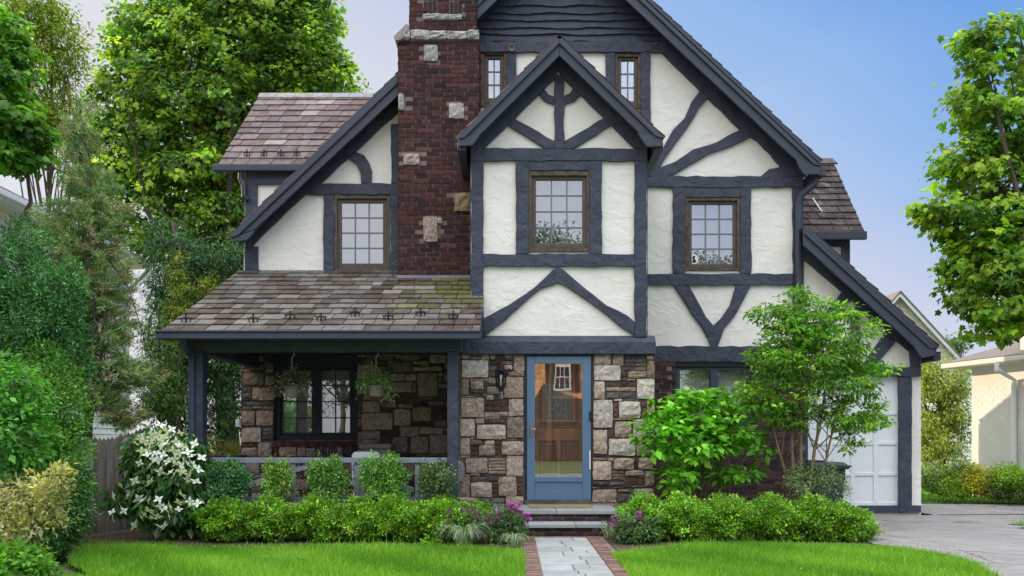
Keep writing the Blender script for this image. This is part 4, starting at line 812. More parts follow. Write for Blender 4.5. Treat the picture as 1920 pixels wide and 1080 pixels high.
t = thing('mailbox', 'grey rounded mailbox on the corner between porch post and stone pier', 'mailbox', P(862, 900, 12.3))
mb = MB(); ang = [(-.13, -.14), (-.12, .14), (-.02, .17), (.08, .11), (.10, .02), (.09, -.12), (.02, -.16)]
cx, cz = W(857, 884, 12.4); mb.prism([(cx + a, cz + b) for a, b in ang], 12.28, 12.62); mb.build('body', mat('grey_plastic', (.16, .155, .16), .5, vary=.1), t, bevel=.02); MB().box(cx - .05, cx + .08, 12.62, 12.98, cz - .03, cz + .03).build('bracket', M['metal_black'], t)
o = MB().tube([P(447, 800, 14.4), P(447, 786, 14.4)], .045, 10).tube([P(447, 793, 14.4), P(455, 793, 14.46)], .02, 6).build('floodlight', M['white']); tag(o, 'small white fixture on the left edge of the porch stone wall', 'floodlight')

# hanging baskets
def basket(px, py, seed, label, leaves, flowers, spread):
    d = 12.1; x, z = W(px, py, d); root = thing('hanging_basket', label, 'hanging plant', (x, d, z - .1), 'hanging baskets under the porch beam')
    MB().lathe(x, d, [(.078, z - .075), (.085, z - .07), (.108, z + .05), (.118, z + .05), (.118, z + .068), (.10, z + .068), (.098, z + .04)], 20).build('pot', mat('taupe_plastic', (.24, .205, .18), .5), root, smooth=False)
    hk = MB(); zt_ = zbt + .22
    for k in range(3): a = k * 2.1 + .4; hk.tube([(x + .11 * math.cos(a), d + .11 * math.sin(a), z + .06), (x, d, z + .36)], .0045, 4)
    hk.tube([(x, d, z + .36), (x, d, z + .44), (x + .03, d, z + .48), (x + .035, d, z + .53), (x, d, z + .55), (x - .025, d, z + .53)], .009, 6); hk.tube([(x, d, z + .54), (x, d, zt_)], .005, 4)
    hk.build('hanger', mat('pale_hanger', (.30, .32, .34), .4), root)
    b = [(x + ax, d + ay, z + az, r1, r1, r2) for ax, ay, az, r1, r2 in spread]
    foliage('foliage', b, 130, 9, .06, .045, .022, leaves, seed, root, shell=.3, droop=.5, flat=1)
    if flowers: foliage('flowers', b, 30, 2, .05, .03, .022, flowers, seed + 1, root, M['petal'], shell=.8, flat=1)
basket(547, 734, 3, 'hanging basket of dark trailing foliage with small pink flowers', [(.08, .11, .06), (.24, .18, .14), (.20, .28, .15)], [(.35, .10, .10), (.45, .2, .16)], [(0, 0, .16, .16, .11), (-.13, 0, .12, .12, .12), (-.22, 0, .02, .06, .06), (.14, 0, .10, .08, .10)])
basket(705, 733, 7, 'hanging basket of pale green trailing ivy', [(.16, .27, .09), (.28, .40, .16), (.40, .50, .26)], None, [(0, 0, .14, .17, .10), (-.15, 0, .08, .08, .12), (.17, 0, .04, .07, .18), (0, 0, .22, .07, .10)])
# porch furniture
fz = .28
def folding_chair():
    t = thing('folding_chair', 'white plastic folding chair standing behind the porch railing', 'chair', (W(686, 0, 12.5)[0], 12.6, fz)); x0, x1 = W(660, 0, 12.5)[0], W(712, 0, 12.5)[0]; zt = W(0, 847, 12.5)[1]
    r = .06; pts = []
    for cx_, cz_, a0 in ((x1 - r, zt - r, 0), (x0 + r, zt - r, 90)):
        for k in range(5): a = R(a0 + k * 22.5); pts.append((cx_ + r * math.cos(a), cz_ + r * math.sin(a)))
    pts += [(x0, zt - .24), (x1, zt - .24)]
    MB().prism(pts, 12.48, 12.51).build('backrest', M['white'], t, bevel=.008); MB().box(x0 + .01, x1 - .01, 12.53, 12.92, fz + .42, fz + .45).build('seat', M['white'], t, bevel=.01)
    for x in (x0 + .005, x1 - .005):
        MB().tube([(x, 12.50, zt - .1), (x, 12.52, fz + .42), (x, 12.95, fz)], .011, 6).build('leg', M['white'], t); MB().tube([(x, 12.92, fz + .43), (x, 12.42, fz)], .011, 6).build('leg', M['white'], t)
folding_chair()
t = thing('storage_box', 'beige plastic storage box against the stone wall behind the white chair', 'box', (W(702, 0, 13.9)[0], 14, fz)); x0, x1 = W(672, 0, 13.8)[0], W(733, 0, 13.8)[0]; zt = W(0, 832, 13.8)[1]
bm = mat('beige_plastic', (.27, .235, .21), .6, vary=.06); MB().box(x0 + .02, x1 - .02, 13.8, 14.3, fz, zt - .08).build('body', bm, t, bevel=.02); MB().box(x0, x1, 13.77, 14.33, zt - .078, zt).build('lid', bm, t, bevel=.025)
t = thing('slatted_chair', 'dark slatted chair with upright back under the porch window', 'chair', (W(611, 0, 13.9)[0], 13.8, fz)); x0, x1 = W(589, 0, 13.8)[0], W(633, 0, 13.8)[0]; zt = W(0, 832, 13.8)[1]
for i in range(7):
    x = x0 + (x1 - x0) * (i + .5) / 7; MB().box(x - .014, x + .014, 13.8 - .01 * abs(i - 3), 13.82, fz + .43, zt + .01 * (3 - abs(i - 3))).build('back_slat', M['trim_dark'], t, bevel=.003)
MB().box(x0, x1, 13.35, 13.82, fz + .40, fz + .43).build('seat', M['trim_dark'], t, bevel=.006)
for a in (x0 + .02, x1 - .05):
    for b in (13.37, 13.77): MB().box(a, a + .03, b, b + .03, fz, fz + .40).build('leg', M['trim_dark'], t)
t = thing('patio_table', 'round dark table at the left end of the porch', 'table', (W(418, 0, 12.9)[0], 12.9, fz)); tx = W(418, 0, 12.9)[0]; zt = W(0, 853, 12.9)[1]
MB().lathe(tx, 12.9, [(.28, zt - .05), (.33, zt - .04), (.33, zt), (.0, zt + .005)][:3], 24).build('table_top', mat('dark_table', (.05, .055, .06), .35), t); MB().lathe(tx, 12.9, [(.20, fz), (.19, fz + .03), (.03, fz + .06), (.03, zt - .05)], 12).build('pedestal', M['metal_black'], t)
t = thing('rocking_chair', 'dark rocking chair with curved runners beside the round table', 'chair', (W(485, 0, 12.7)[0], 12.8, fz))
xq = W(478, 0, 12.6)[0]
for y in (12.5, 12.95):
    MB().tube([(xq - .30, y, fz + .12), (xq - .12, y, fz + .02), (xq + .1, y, fz + .01), (xq + .32, y, fz + .12)], .018, 6).build('runner', M['trim_dark'], t)
    MB().tube([(xq - .16, y, fz + .04), (xq - .18, y, fz + .42), (xq - .30, y, fz + .62)], .018, 6).build('leg', M['trim_dark'], t); MB().tube([(xq + .18, y, fz + .04), (xq + .18, y, fz + .38)], .018, 6).build('leg', M['trim_dark'], t)
MB().box(xq - .2, xq + .2, 12.5, 12.95, fz + .38, fz + .41).build('seat', M['trim_dark'], t, bevel=.01); MB().add([(xq - .2, 12.5, fz + .41), (xq - .2, 12.95, fz + .41), (xq - .33, 12.95, fz + .66), (xq - .33, 12.5, fz + .66), (xq - .22, 12.5, fz + .41), (xq - .22, 12.95, fz + .41), (xq - .35, 12.95, fz + .66), (xq - .35, 12.5, fz + .66)], [(0, 1, 2, 3), (7, 6, 5, 4), (0, 4, 5, 1), (1, 5, 6, 2), (2, 6, 7, 3), (3, 7, 4, 0)]).build('backrest', M['trim_dark'], t)
t = thing('garden_basket', 'lime green plastic basket with handle on the porch floor behind the shrubs', 'basket', (W(752, 0, 12.2)[0], 12.2, fz)); gx = W(750, 0, 12.2)[0]; gm_ = mat('lime_plastic', (.12, .38, .05), .4)
MB().lathe(gx, 12.2, [(.09, fz), (.095, fz), (.14, fz + .20), (.15, fz + .20), (.15, fz + .215), (.13, fz + .215), (.085, fz + .02)], 18).build('tub', gm_, t); MB().tube([(gx + .14 * math.cos(a), 12.2, fz + .2 + .1 * math.sin(a)) for a in [k * math.pi / 8 for k in range(9)]], .010, 6).build('handle', gm_, t)
# window decal and amber ornament
dc = thing('window_decal', 'round white decal with a small black dog figure in the lower corner of the window', 'decal', P(1301, 486, DM + .03)); x, z = W(1301, 486, DM + .03)
mb = MB(); mb.prism([(x + .068 * math.cos(k * .3927), z + .085 * math.sin(k * .3927)) for k in range(16)], DM + .026, DM + .032); mb.build('disc', M['white'], dc)
mb = MB(); mb.prism([(x - .035, z - .055), (x + .03, z - .055), (x + .035, z - .02), (x + .01, z + .0), (x + .02, z + .045), (x - .005, z + .06), (x - .012, z + .04), (x - .035, z + .03), (x - .02, z + .015), (x - .02, z - .02)], DM + .021, DM + .025); mb.build('dog_figure', M['metal_black'], dc)
o = MB().pbox(911, 183, 924, 192, DM + .06, .05).build('window_ornament', mat('amber', (.55, .22, .05), .5)); tag(o, 'small amber block standing on the attic window sill beside the chimney', 'ornament')
# wheeled bin
t = thing('wheeled_bin', 'dark green wheeled rubbish bin with a lid in front of the garage door', 'bin', (W(1558, 0, 13.4)[0], 13.4, 0)); bx = W(1556, 0, 13.2)[0]; zt = W(0, 880, 13.2)[1]; bm = mat('dark_green_plastic', (.018, .045, .05), .45, vary=.15)
def frustum(mb, x, y, z0, z1, a0, b0, a1, b1): mb.add([(x - a0, y - b0, z0), (x + a0, y - b0, z0), (x + a0, y + b0, z0), (x - a0, y + b0, z0), (x - a1, y - b1, z1), (x + a1, y - b1, z1), (x + a1, y + b1, z1), (x - a1, y + b1, z1)], [(3, 2, 1, 0), (4, 5, 6, 7), (0, 1, 5, 4), (1, 2, 6, 5), (2, 3, 7, 6), (3, 0, 4, 7)])
mb = MB(); frustum(mb, bx, 13.5, .04, zt, .19, .22, .245, .28); mb.build('body', bm, t, bevel=.02)
mb = MB(); frustum(mb, bx, 13.5, zt, zt + .05, .275, .31, .29, .32); frustum(mb, bx, 13.5, zt + .052, zt + .10, .28, .31, .22, .26); mb.box(bx - .22, bx - .02, 13.3, 13.7, zt + .10, zt + .125); mb.build('lid', mat('bin_lid', (.04, .06, .065), .45, vary=.15), t, bevel=.02)
MB().tube([(bx + .29, 13.3, zt + .04), (bx + .34, 13.3, zt + .04), (bx + .34, 13.7, zt + .04), (bx + .29, 13.7, zt + .04)], .015, 6).build('handle', bm, t)
for y in (13.25, 13.72): MB().tube([(bx + .17, y, .10), (bx + .17, y + .05, .10)], .10, 14).build('wheel', M['metal_black'], t)
# wooden picket fence / gate
t = thing('picket_fence', 'weathered grey wooden fence of close vertical pickets beside the white dogwood', 'fence', (-5.2, 11.4, 0)); fm = mat('weathered_wood', (1, 1, 1), .85, bump=((40, .6, .006),), vary=.3, vscale=14, attr=True, stretch=(1, 1, .2)); pk = MB(); rg = random.Random(2)
A0, A1 = Vector((-5.75, 9.9, 0)), Vector((-4.75, 13.0, 0)); n = 44; dv = (A1 - A0); L = dv.length; dv.normalize(); nv = Vector((dv.y, -dv.x, 0))
for i in range(n):
    p = A0 + dv * (L * i / n); u = i / n; h = 1.16 + .18 * u + rg.uniform(-.02, .02) + .05 * math.sin(u * 9); w = L / n * .90; c = shade((.24, .215, .185), rg.uniform(.6, 1.25)); q = p + dv * w; tn = nv * .02; m_ = (p + q) / 2
    vs = [p, q, q + Vector((0, 0, h - .04)), m_ + Vector((0, 0, h)), p + Vector((0, 0, h - .04))]; vs = [v + Vector((0, 0, .03)) for v in vs]; mb_ = [v + tn for v in vs]
    pk.add(vs + mb_, [(4, 3, 2, 1, 0), (5, 6, 7, 8, 9), (0, 1, 6, 5), (1, 2, 7, 6), (2, 3, 8, 7), (3, 4, 9, 8), (4, 0, 5, 9)], c)
pk.build('pickets', fm, t)
for z in (.3, .95):
    r = MB(); a, b = A0 - nv * .04, A1 - nv * .04; r.tube([a + Vector((0, 0, z)), b + Vector((0, 0, z))], .03, 4, (.14, .12, .11)); r.build('fence_rail', fm, t)

# ================================================================== NEIGHBOURING BUILDINGS
t = thing('neighbour_house', 'white sided neighbouring house behind the pine with grey roof and long eave', 'house', (-10, 18, 0))
XE = -9.44; Xw = -9.95; ze = 5.83
MB().box(Xw - 8, Xw, 8, 23.7, 0, 5.75).build('wall', M['siding'], t)
sd_ = MB(); z = .3
while z < 5.6: sd_.add([(Xw + .004, 8, z), (Xw + .004, 23.7, z), (Xw + .022, 23.7, z + .012), (Xw + .022, 8, z + .012), (Xw + .004, 8, z + .14), (Xw + .004, 23.7, z + .14)], [(0, 1, 2, 3), (3, 2, 5, 4)]); z += .145
sd_.build('clapboards', M['siding'], t)
rf = MB(); nrow = 34
for i in range(nrow):
    a, b = i / nrow, (i + 1) / nrow; x0_, x1_ = XE - 5.2 * a, XE - 5.2 * b; z0_, z1_ = ze + 2.6 * a, ze + 2.6 * b
    c = random.Random(i).uniform(.85, 1.1); rf.add([(x0_, 7.5, z0_ + .02), (x0_, 24, z0_ + .02), (x1_, 24, z1_), (x1_, 7.5, z1_), (x0_, 7.5, z0_), (x0_, 24, z0_)], [(0, 1, 2, 3), (4, 5, 1, 0)], (c, c, c))
rf.add([(XE - 5.2, 7.5, ze + 2.6), (XE - 5.2, 24, ze + 2.6), (XE - 10.4, 24, ze), (XE - 10.4, 7.5, ze)], [(0, 1, 2, 3)]); rf.build('roof', M['roofgrey'], t)
MB().prism([(XE, ze), (XE, ze - .18), (Xw - .2, ze - .18), (Xw - .2, ze + .25)], 7.5, 24).build('eave', M['siding'], t)
MB().box(XE, XE + .11, 7.5, 24.02, ze - .14, ze - .02).build('gutter', M['white'], t, bevel=.01)
MB().prism([(Xw - .2, 5.7), (XE - 5.2, ze + 2.5), (XE - 10, 5.7)], 23.69, 23.9).build('gable', M['siding'], t)
MB().tube([(XE + .05, 23.6, ze - .15), (XE + .05, 23.6, ze - .3), (Xw + .07, 23.5, ze - .85), (Xw + .07, 23.5, 0)], .055, 8).build('downspout', M['white'], t)
for y0, y1 in ((17.4, 18.4),):
    w_ = MB(); w_.box(Xw, Xw + .05, y0, y1, 1.1, 2.6); wo_ = w_.build('window', M['white'], t); MB().box(Xw + .05, Xw + .06, y0 + .08, y1 - .08, 1.18, 2.52).build('pane', mat('dark_pane', (.02, .03, .04), .08), wo_)
# far white gable house on the right
t = thing('gable_house', 'distant white sided house with steep gable and louvred vent above the garage roof', 'house', (16, 35, 0))
d = 35; pts = [W(1560, 700, d), W(1688, 556, d), W(1822, 702, d)]; MB().prism([(pts[0][0], 0), pts[0], pts[1], pts[2], (pts[2][0], 0)], d, d + 9).build('wall', M['siding'], t)
ap_ = pts[1]; sb = MB(); z = .2
while z < ap_[1] - .3:
    zz = z + .03; sl_ = (pts[2][0] - ap_[0]) / (ap_[1] - pts[2][1]); hw = min(pts[2][0] - ap_[0], (ap_[1] - z - .16) * sl_); sb.add([(ap_[0] - hw, d - .004, z + .17), (ap_[0] + hw, d - .004, z + .17), (ap_[0] + hw, d - .035, z), (ap_[0] - hw, d - .035, z), (ap_[0] + hw, d - .004, z), (ap_[0] - hw, d - .004, z)], [(3, 2, 1, 0), (5, 4, 2, 3)]); z += .172
sb.build('clapboards', M['siding'], t)
for s_, (a, b) in enumerate(((1, 0), (1, 2))):
    p, q = W(1688, 548, d - .4), (W(1552, 702, d - .4) if b == 0 else W(1830, 702, d - .4)); MB().prism([p, q, (q[0], q[1] - .15), (p[0], p[1] - .15)], d - .4, d - .3).build('rake_board', M['white'], t)
    MB().prism([p, q, (q[0], q[1] + .07), (p[0], p[1] + .07)], d - .45, d + 9).build('roof', M['roofgrey'], t)
v = MB(); X0, Z1 = W(1680, 570, d - .05); X1, Z0 = W(1691, 585, d - .05); v.box(X0, X1, d - .09, d - .04, Z0, Z1); vo = v.build('louvre_vent', M['white'], t); lv_ = MB()
for i in range(5): lv_.box(X0 + .04, X1 - .04, d - .10, d - .09, Z0 + .04 + i * .055, Z0 + .06 + i * .055)
lv_.build('louvre', M['grille'], vo)
# right neighbour: painted brick side building
t = thing('painted_brick_building', 'white painted brick building with low hipped roof at the right edge', 'building', (10, 18, 0))
d0 = 19.0; xa_, _ = W(1822, 0, d0); cornerA = Vector((xa_, d0, 0)); dirw = Vector((1, -5, 0)).normalized(); Lw = 5.0; cornerB = cornerA + dirw * Lw; nb = Vector((-dirw.y, dirw.x, 0)); zE2 = W(0, 688, d0)[1]
pb = mat('painted_brick', (.74, .71, .66), .75, vary=.05, vscale=3, bump=((40, .3, .004),)); q = [cornerA, cornerB, cornerB + nb * 5, cornerA + nb * 5]
mb = MB(); mb.add([v_ + Vector((0, 0, 0)) for v_ in q] + [v_ + Vector((0, 0, zE2)) for v_ in q], [(3, 2, 1, 0), (4, 5, 6, 7), (0, 1, 5, 4), (1, 2, 6, 5), (2, 3, 7, 6), (3, 0, 4, 7)]); mb.build('wall', pb, t)
mb = MB(); rg = random.Random(4); z = 0.02; r = 0; out_ = -nb
while z < zE2 - .5:
    x = -(.11 if r % 2 else 0)
    while x < Lw:
        a = max(0, x + .006); b = min(Lw, x + .209); x += .215
        if b - a > .03:
            p0_, p1_ = cornerA + dirw * a, cornerA + dirw * b; o_ = out_ * (.002 + rg.random() * .003); mb.add([p0_ + o_ + Vector((0, 0, z)), p1_ + o_ + Vector((0, 0, z)), p1_ + o_ + Vector((0, 0, z + .062)), p0_ + o_ + Vector((0, 0, z + .062)), p0_ + Vector((0, 0, z)), p1_ + Vector((0, 0, z)), p1_ + Vector((0, 0, z + .062)), p0_ + Vector((0, 0, z + .062))], [(0, 1, 2, 3), (4, 5, 1, 0), (3, 2, 6, 7), (4, 0, 3, 7), (1, 5, 6, 2)])
    z += .075; r += 1
mb.build('brick_relief', pb, t)
ov = .42; e = [cornerA - dirw * ov - nb * ov, cornerB + dirw * ov - nb * ov, cornerB + dirw * ov + nb * (5 + ov), cornerA - dirw * ov + nb * (5 + ov)]; fm2 = mat('cream_trim', (.66, .60, .54), .6)
mb = MB(); mb.add([v_ + Vector((0, 0, zE2 - .02)) for v_ in e] + [v_ + Vector((0, 0, zE2 + .09)) for v_ in e], [(3, 2, 1, 0), (4, 5, 6, 7), (0, 1, 5, 4), (1, 2, 6, 5), (2, 3, 7, 6), (3, 0, 4, 7)]); mb.build('eave', fm2, t, bevel=.02)
mb = MB(); i1 = cornerA + dirw * 2.3 + nb * 2.5; i2 = cornerA + dirw * 2.31 + nb * 2.5; top = Vector((0, 0, zE2 + 1.2)); ee = [v_ + Vector((0, 0, zE2 + .095)) for v_ in e]; mb.add(ee + [i1 + top], [(0, 1, 4), (1, 2, 4), (2, 3, 4), (3, 0, 4)]); mb.build('roof', M['roofgrey'], t)
pd = cornerA + dirw * 1.28 - nb * .07; mb = MB(); mb.tube([pd - nb * .38 + Vector((0, 0, zE2 + .0)), pd - nb * .38 + Vector((0, 0, zE2 - .15)), pd + Vector((0, 0, zE2 - .35)), pd], .05, 8); mb.build('downspout', M['white'], t)
pd2 = cornerA + dirw * 1.5; MB().box(pd2.x - .1, pd2.x + .3, pd2.y - .3, pd2.y - .0, zE2 + .1, zE2 + 1.6).build('corner_pilaster', fm2, t)

# ---- across the street (seen only as reflections in the glass)
t = thing('shingle_house', 'tan shingled house across the street, seen reflected in the storm door', 'house', (0, -26, 0))
mb = MB(); z = 0; sh = mat('tan_shingles', (1, 1, 1), .85, attr=True, vary=.2)
MB().box(-7, 9, -34, -26.05, 0, 7.5).build('wall', sh, t); rg = random.Random(6); mb = MB()
while z < 7.3:
    x = -7
    while x < 9: w_ = rg.uniform(.18, .35); c = rg.uniform(.75, 1.2); mb.box(x, min(9, x + w_ - .01), -26.05, -26.0 - .02 * rg.random(), z + .01, z + .26, (.72 * c, .40 * c, .20 * c)); x += w_
    z += .27
mb.build('shingles', sh, t)
MB().prism([(-7.6, 7.4), (1, 12), (9.6, 7.4)], -34.5, -25.6).build('roof', M['roofgrey'], t)
x_ = 2.85; f = MB(); f.box(x_ - .5, x_ + .5, -26, -25.9, 3.9, 5.35); fo = f.build('window', M['white'], t); MB().box(x_ - .38, x_ + .38, -25.9, -25.88, 4.02, 5.22).build('pane', mat('dark_pane_b', (.03, .035, .04), .1), fo)
g = MB(); [g.box(x_ - .38 + .253 * i - .02, x_ - .38 + .253 * i + .02, -25.88, -25.85, 4.02, 5.22) for i in (1, 2)]; g.box(x_ - .38, x_ + .38, -25.85, -25.83, 4.6, 4.66); g.build('grille', M['white'], fo)
for a in (-.95, .52): MB().box(x_ + a, x_ + a + .43, -26, -25.9, 3.85, 5.4).build('shutter', mat('shutter', (.05, .02, .02), .6), t)
MB().prism([(-6.5, 3.0), (1.2, 3.3), (1.7, 4.2), (2.2, 3.35), (7, 3.2), (7, 0), (-6.5, 0)], -25.6, -23.2).build('porch', mat('dark_porch', (.05, .045, .04), .8), t)
# ================================================================== PLANTS
def plant(name, label, cat, loc, group=None): return thing(name, label, cat, loc, group)
LIME = [(.045, .13, .01), (.14, .33, .015), (.36, .60, .04)]
BOX = [(.07, .18, .04), (.16, .34, .07), (.32, .52, .14)]
MAPG = [(.03, .09, .035), (.09, .20, .04), (.26, .40, .05), (.44, .54, .05)]
# ---- clipped lime hedge, left: six bushes grown together
hb = [(432, 975, 62, 40), (512, 972, 58, 40), (602, 970, 60, 44), (686, 974, 52, 40), (752, 968, 60, 44), (845, 972, 62, 38)]
ends = ['leftmost lime green hedge bush, beside the dogwood', 'second lime green hedge bush from the left, before the porch', 'third lime green hedge bush from the left, tall and rounded', 'fourth lime green hedge bush from the left, low between taller ones', 'second lime green hedge bush from the right, left of the purple flowers', 'lime green hedge bush behind the purple flowers left of the steps']
for i, (px, py, rx, ry) in enumerate(hb):
    d = 11.0; x, z = W(px, py, d); t = plant('hedge_bush', ends[i], 'bush', (x, d, 0), 'lime green bushes of the left hedge')
    foliage('foliage', [(x, d, .25 + (972 - py) / 300, rx * d / F, .34, .245)], 700, 24, .040, .026, .019, LIME, 100 + i, t, M['leaf_gloss'], shell=.55, droop=-.2, flat=.9, lump=.25, cv=.3)
    rgx = random.Random(i); branches('stems', (x, d, 0), [(x + rgx.uniform(-.25, .25), d + rgx.uniform(-.2, .2), rgx.uniform(.25, .45)) for _ in range(14)], i, t, M['bark'], .02, .2, 4, .003)
t = plant('hedge_bush', 'low lime green bush left of the front steps, half hidden by flower spikes', 'bush', (-.1, 11.7, 0), 'lime green bushes of the left hedge')
foliage('foliage', [pblob(898, 968, 30, 26, 11.7, .25)], 260, 22, .05, .023, .013, LIME, 108, t, M['leaf_gloss'], shell=.5, droop=-.2, flat=.9)
# ---- right hedge: one run of bushes
hb = [(1216, 974, 50, 36), (1290, 974, 62, 38), (1375, 976, 62, 40), (1460, 976, 60, 42), (1540, 980, 56, 44), (1595, 996, 42, 32)]
en = ['lime green hedge bush right of the steps behind the pink spikes', 'second hedge bush to the right of the steps, under the large leaved shrub', 'middle bush of the right hedge, under the brick wall', 'hedge bush below the slender tree trunk, fourth right of the steps', 'tall hedge bush in front of the wheeled bin', 'rightmost low hedge bush next to the driveway']
for i, (px, py, rx, ry) in enumerate(hb):
    d = 11.1; x, z = W(px, py, d); t = plant('hedge_bush', en[i], 'bush', (x, d, 0), 'lime green bushes of the right hedge')
    foliage('foliage', [(x, d, .25 - (py - 976) / 260, rx * d / F, .36, .27 if i < 5 else .22)], 700, 24, .042, .026, .019, LIME, 120 + i, t, M['leaf_gloss'], shell=.55, droop=-.2, flat=.9, lump=.25, cv=.3)
    branches('stems', (x, d, 0), [(x + random.Random(k + i).uniform(-.25, .25), d, .3) for k in range(8)], i, t, M['bark'], .02, .2, 4, .003)
# ---- five looser shrubs before the railing
sh = [(424, 912, 46, 54, 'dense', 'bluish green shrub at the left end of the railing, beside the dogwood'), (520, 905, 34, 48, 'loose', 'thin yellow green shrub with bare stems, second in front of the railing'), (612, 908, 44, 54, 'dense', 'full rounded shrub at the middle of the railing'), (716, 905, 50, 56, 'dense', 'bushy shrub in front of the white folding chair'), (815, 912, 42, 50, 'loose', 'sparse dark shrub at the right porch post')]
for i, (px, py, rx, ry, k, lab) in enumerate(sh):
    d = 11.38; x, z = W(px, py, d); t = plant('railing_shrub', lab, 'shrub', (x, d, 0), 'shrubs in front of the porch railing'); a, b = rx * .92 * d / F, ry * d / F
    pal = [[(.045, .15, .06), (.10, .28, .10), (.22, .42, .17)], [(.10, .22, .03), (.2, .38, .05), (.34, .5, .1)], BOX, [(.08, .22, .03), (.17, .38, .06), (.32, .52, .14)], [(.05, .11, .03), (.11, .2, .06), (.22, .3, .12)]][i]
    bl = [(x, d, z - .05, a * .85, .22, b * .8), (x - a * .4, d, z + b * .45, a * .45, .15, b * .42), (x + a * .35, d, z + b * .5, a * .45, .15, b * .45), (x + a * .75, d, z + b * .2, a * .3, .1, b * .25)]
    o, C = foliage('foliage', bl, 420 if k == 'dense' else 210, 18, .045, .030, .020, pal, 140 + i, t, M['leaf_gloss'], shell=.35, droop=-.3, flat=1.1, lump=.25, ret=True, cv=.22)
    branches('stems', (x, d, 0), [tuple(c) for c in C[::9]], i, t, M['bark_smooth'], .022, .1, 4, .003, trunk=(x, d, z))
rgm = np.random.default_rng(12); n = 900; cx_ = rgm.uniform(-4.2, 5.0, n); cy_ = rgm.uniform(9.9, 10.75, n); k_ = (cx_ < .05) | (cx_ > 1.15); cx_, cy_ = cx_[k_], cy_[k_]; n = len(cx_)
o = leaf_object('mulch_chips', DIAM, np.stack([cx_, cy_, np.full(n, .012)], 1), rgm.normal(size=(n, 3)) * [1, 1, .15], rgm.normal(0, .3, (n, 3)) + [0, 0, 1], rgm.uniform(.015, .045, n), rgm.uniform(.008, .02, n), np.array([.22, .16, .11]) * np.exp(rgm.normal(0, .4, n))[:, None], M['needle']); o['kind'] = 'stuff'
# ---- flowering perennials
SAL = [(.46, .10, .52), (.62, .16, .66), (.34, .06, .34)]
def salvia(px, py, d, w, h, spikes, seed, label, group=None, grassy=True, pal=[(.05, .12, .04), (.10, .2, .07), (.18, .3, .12)]):
    x, z = W(px, py, d); t = plant('salvia_clump', label, 'flowers', (x, d, 0), group); rg = random.Random(seed)
    foliage('foliage', [(x, d, h * .45, w, w * .6, h * .55)], 150, 12, .05, .05, .024, pal, seed, t, shell=.2, droop=.1, flat=1)
    for (sx, sy) in spikes:
        X, Z = W(sx, sy, d - .05); m = MB(); lean = rg.uniform(-.03, .03); m.tube([(X - lean, d, .05), (X, d, Z - .02)], .005, 4); st_ = m.build('stem', M['stemred'], t)
        n = 46; r2 = np.random.default_rng(int(sx)); hh = r2.random(n); an = r2.random(n) * 6.28; rad = .020 * (1.05 - hh); C = np.stack([X + lean * hh + rad * np.cos(an), d + rad * np.sin(an), Z - .07 + .13 * hh], 1); A = np.stack([np.cos(an), np.sin(an), np.full(n, .3)], 1)
        cc = np.array(SAL)[r2.integers(0, 3, n)] * np.exp(r2.normal(0, .2, n))[:, None]; leaf_object('flower_spike', DIAM, C, A, r2.normal(size=(n, 3)), np.full(n, .040), np.full(n, .026), cc, M['petal_c'], t)
M['stemred'] = mat('stem_red', (.10, .03, .05), .6); M['petal_c'] = leafmat('petal_c', .3)
sp = [(842, 968), (866, 965), (880, 960), (884, 975), (896, 968), (912, 976), (914, 985), (923, 975), (922, 985), (929, 988), (929, 998), (938, 965), (940, 1000), (951, 982), (953, 955), (961, 955), (959, 978), (967, 955), (972, 975), (978, 968), (985, 978), (990, 970), (948, 990), (953, 995), (963, 955)]
salvia(868, 1000, 10.75, .28, .38, sp[:7], 61, 'left half of the purple flower spikes rising over arching striped grass', 'purple salvia clumps beside the steps')
salvia(948, 1000, 10.75, .28, .42, sp[7:], 62, 'dense purple salvia clump right beside the left end of the steps', 'purple salvia clumps beside the steps')
salvia(1190, 1005, 10.75, .30, .32, [(1153, 978), (1165, 986), (1180, 984), (1200, 968), (1203, 1000), (1208, 1006), (1216, 988), (1206, 995)], 63, 'small purple salvia clump at the right side of the steps', 'purple salvia clumps beside the steps')
def tuft(px, py, d, r, n, L, seed, label, pal):
    x, z = W(px, py, d); t = plant('striped_grass', label, 'grass clump', (x, d, 0), 'arching striped grass clumps'); rg = np.random.default_rng(seed); mb = MB()
    for i in range(n):
        a = rg.random() * 6.28; l = L * rg.uniform(.6, 1.1); rr = r * rg.random() * .4; w = .005; c = tuple(np.array(pal[rg.integers(len(pal))]) * rg.uniform(.8, 1.2)); dx, dy = math.cos(a), math.sin(a); px_, py_ = -dy * w, dx * w; P0 = (x + dx * rr, d + dy * rr)
        vs = []
        for k in range(6):
            s = k / 5; out = l * .62 * s ** 1.3; zz = .02 + l * (1.15 * s - .95 * s ** 2.4) * 1.1; ww = (1 - s * .85); vs += [(P0[0] + dx * out - px_ * ww, P0[1] + dy * out - py_ * ww, zz), (P0[0] + dx * out + px_ * ww, P0[1] + dy * out + py_ * ww, zz)]
        mb.add(vs, [(2*k, 2*k+1, 2*k+3, 2*k+2) for k in range(5)], c)
    mb.build('blades', M['grassblade'], t)
STR = [(.12, .22, .12), (.40, .50, .38), (.62, .68, .52), (.08, .17, .08)]
tuft(868, 1010, 10.5, .22, 190, .52, 1, 'large arching clump of striped grass left of the path', STR); tuft(965, 1020, 10.35, .13, 110, .30, 2, 'small pale striped grass clump at the corner of the brick path border', STR); tuft(1140, 1000, 11.2, .1, 34, .32, 4, 'thin striped grass clump at the right end of the steps', STR)
t = plant('seedling', 'small yellow green seedling in the mulch left of the striped grass', 'plant', (W(805, 0, 10.4)[0], 10.4, 0)); foliage('foliage', [pblob(808, 1018, 20, 14, 10.4, .08)], 30, 8, .03, .04, .022, LIME, 9, t, shell=.2)

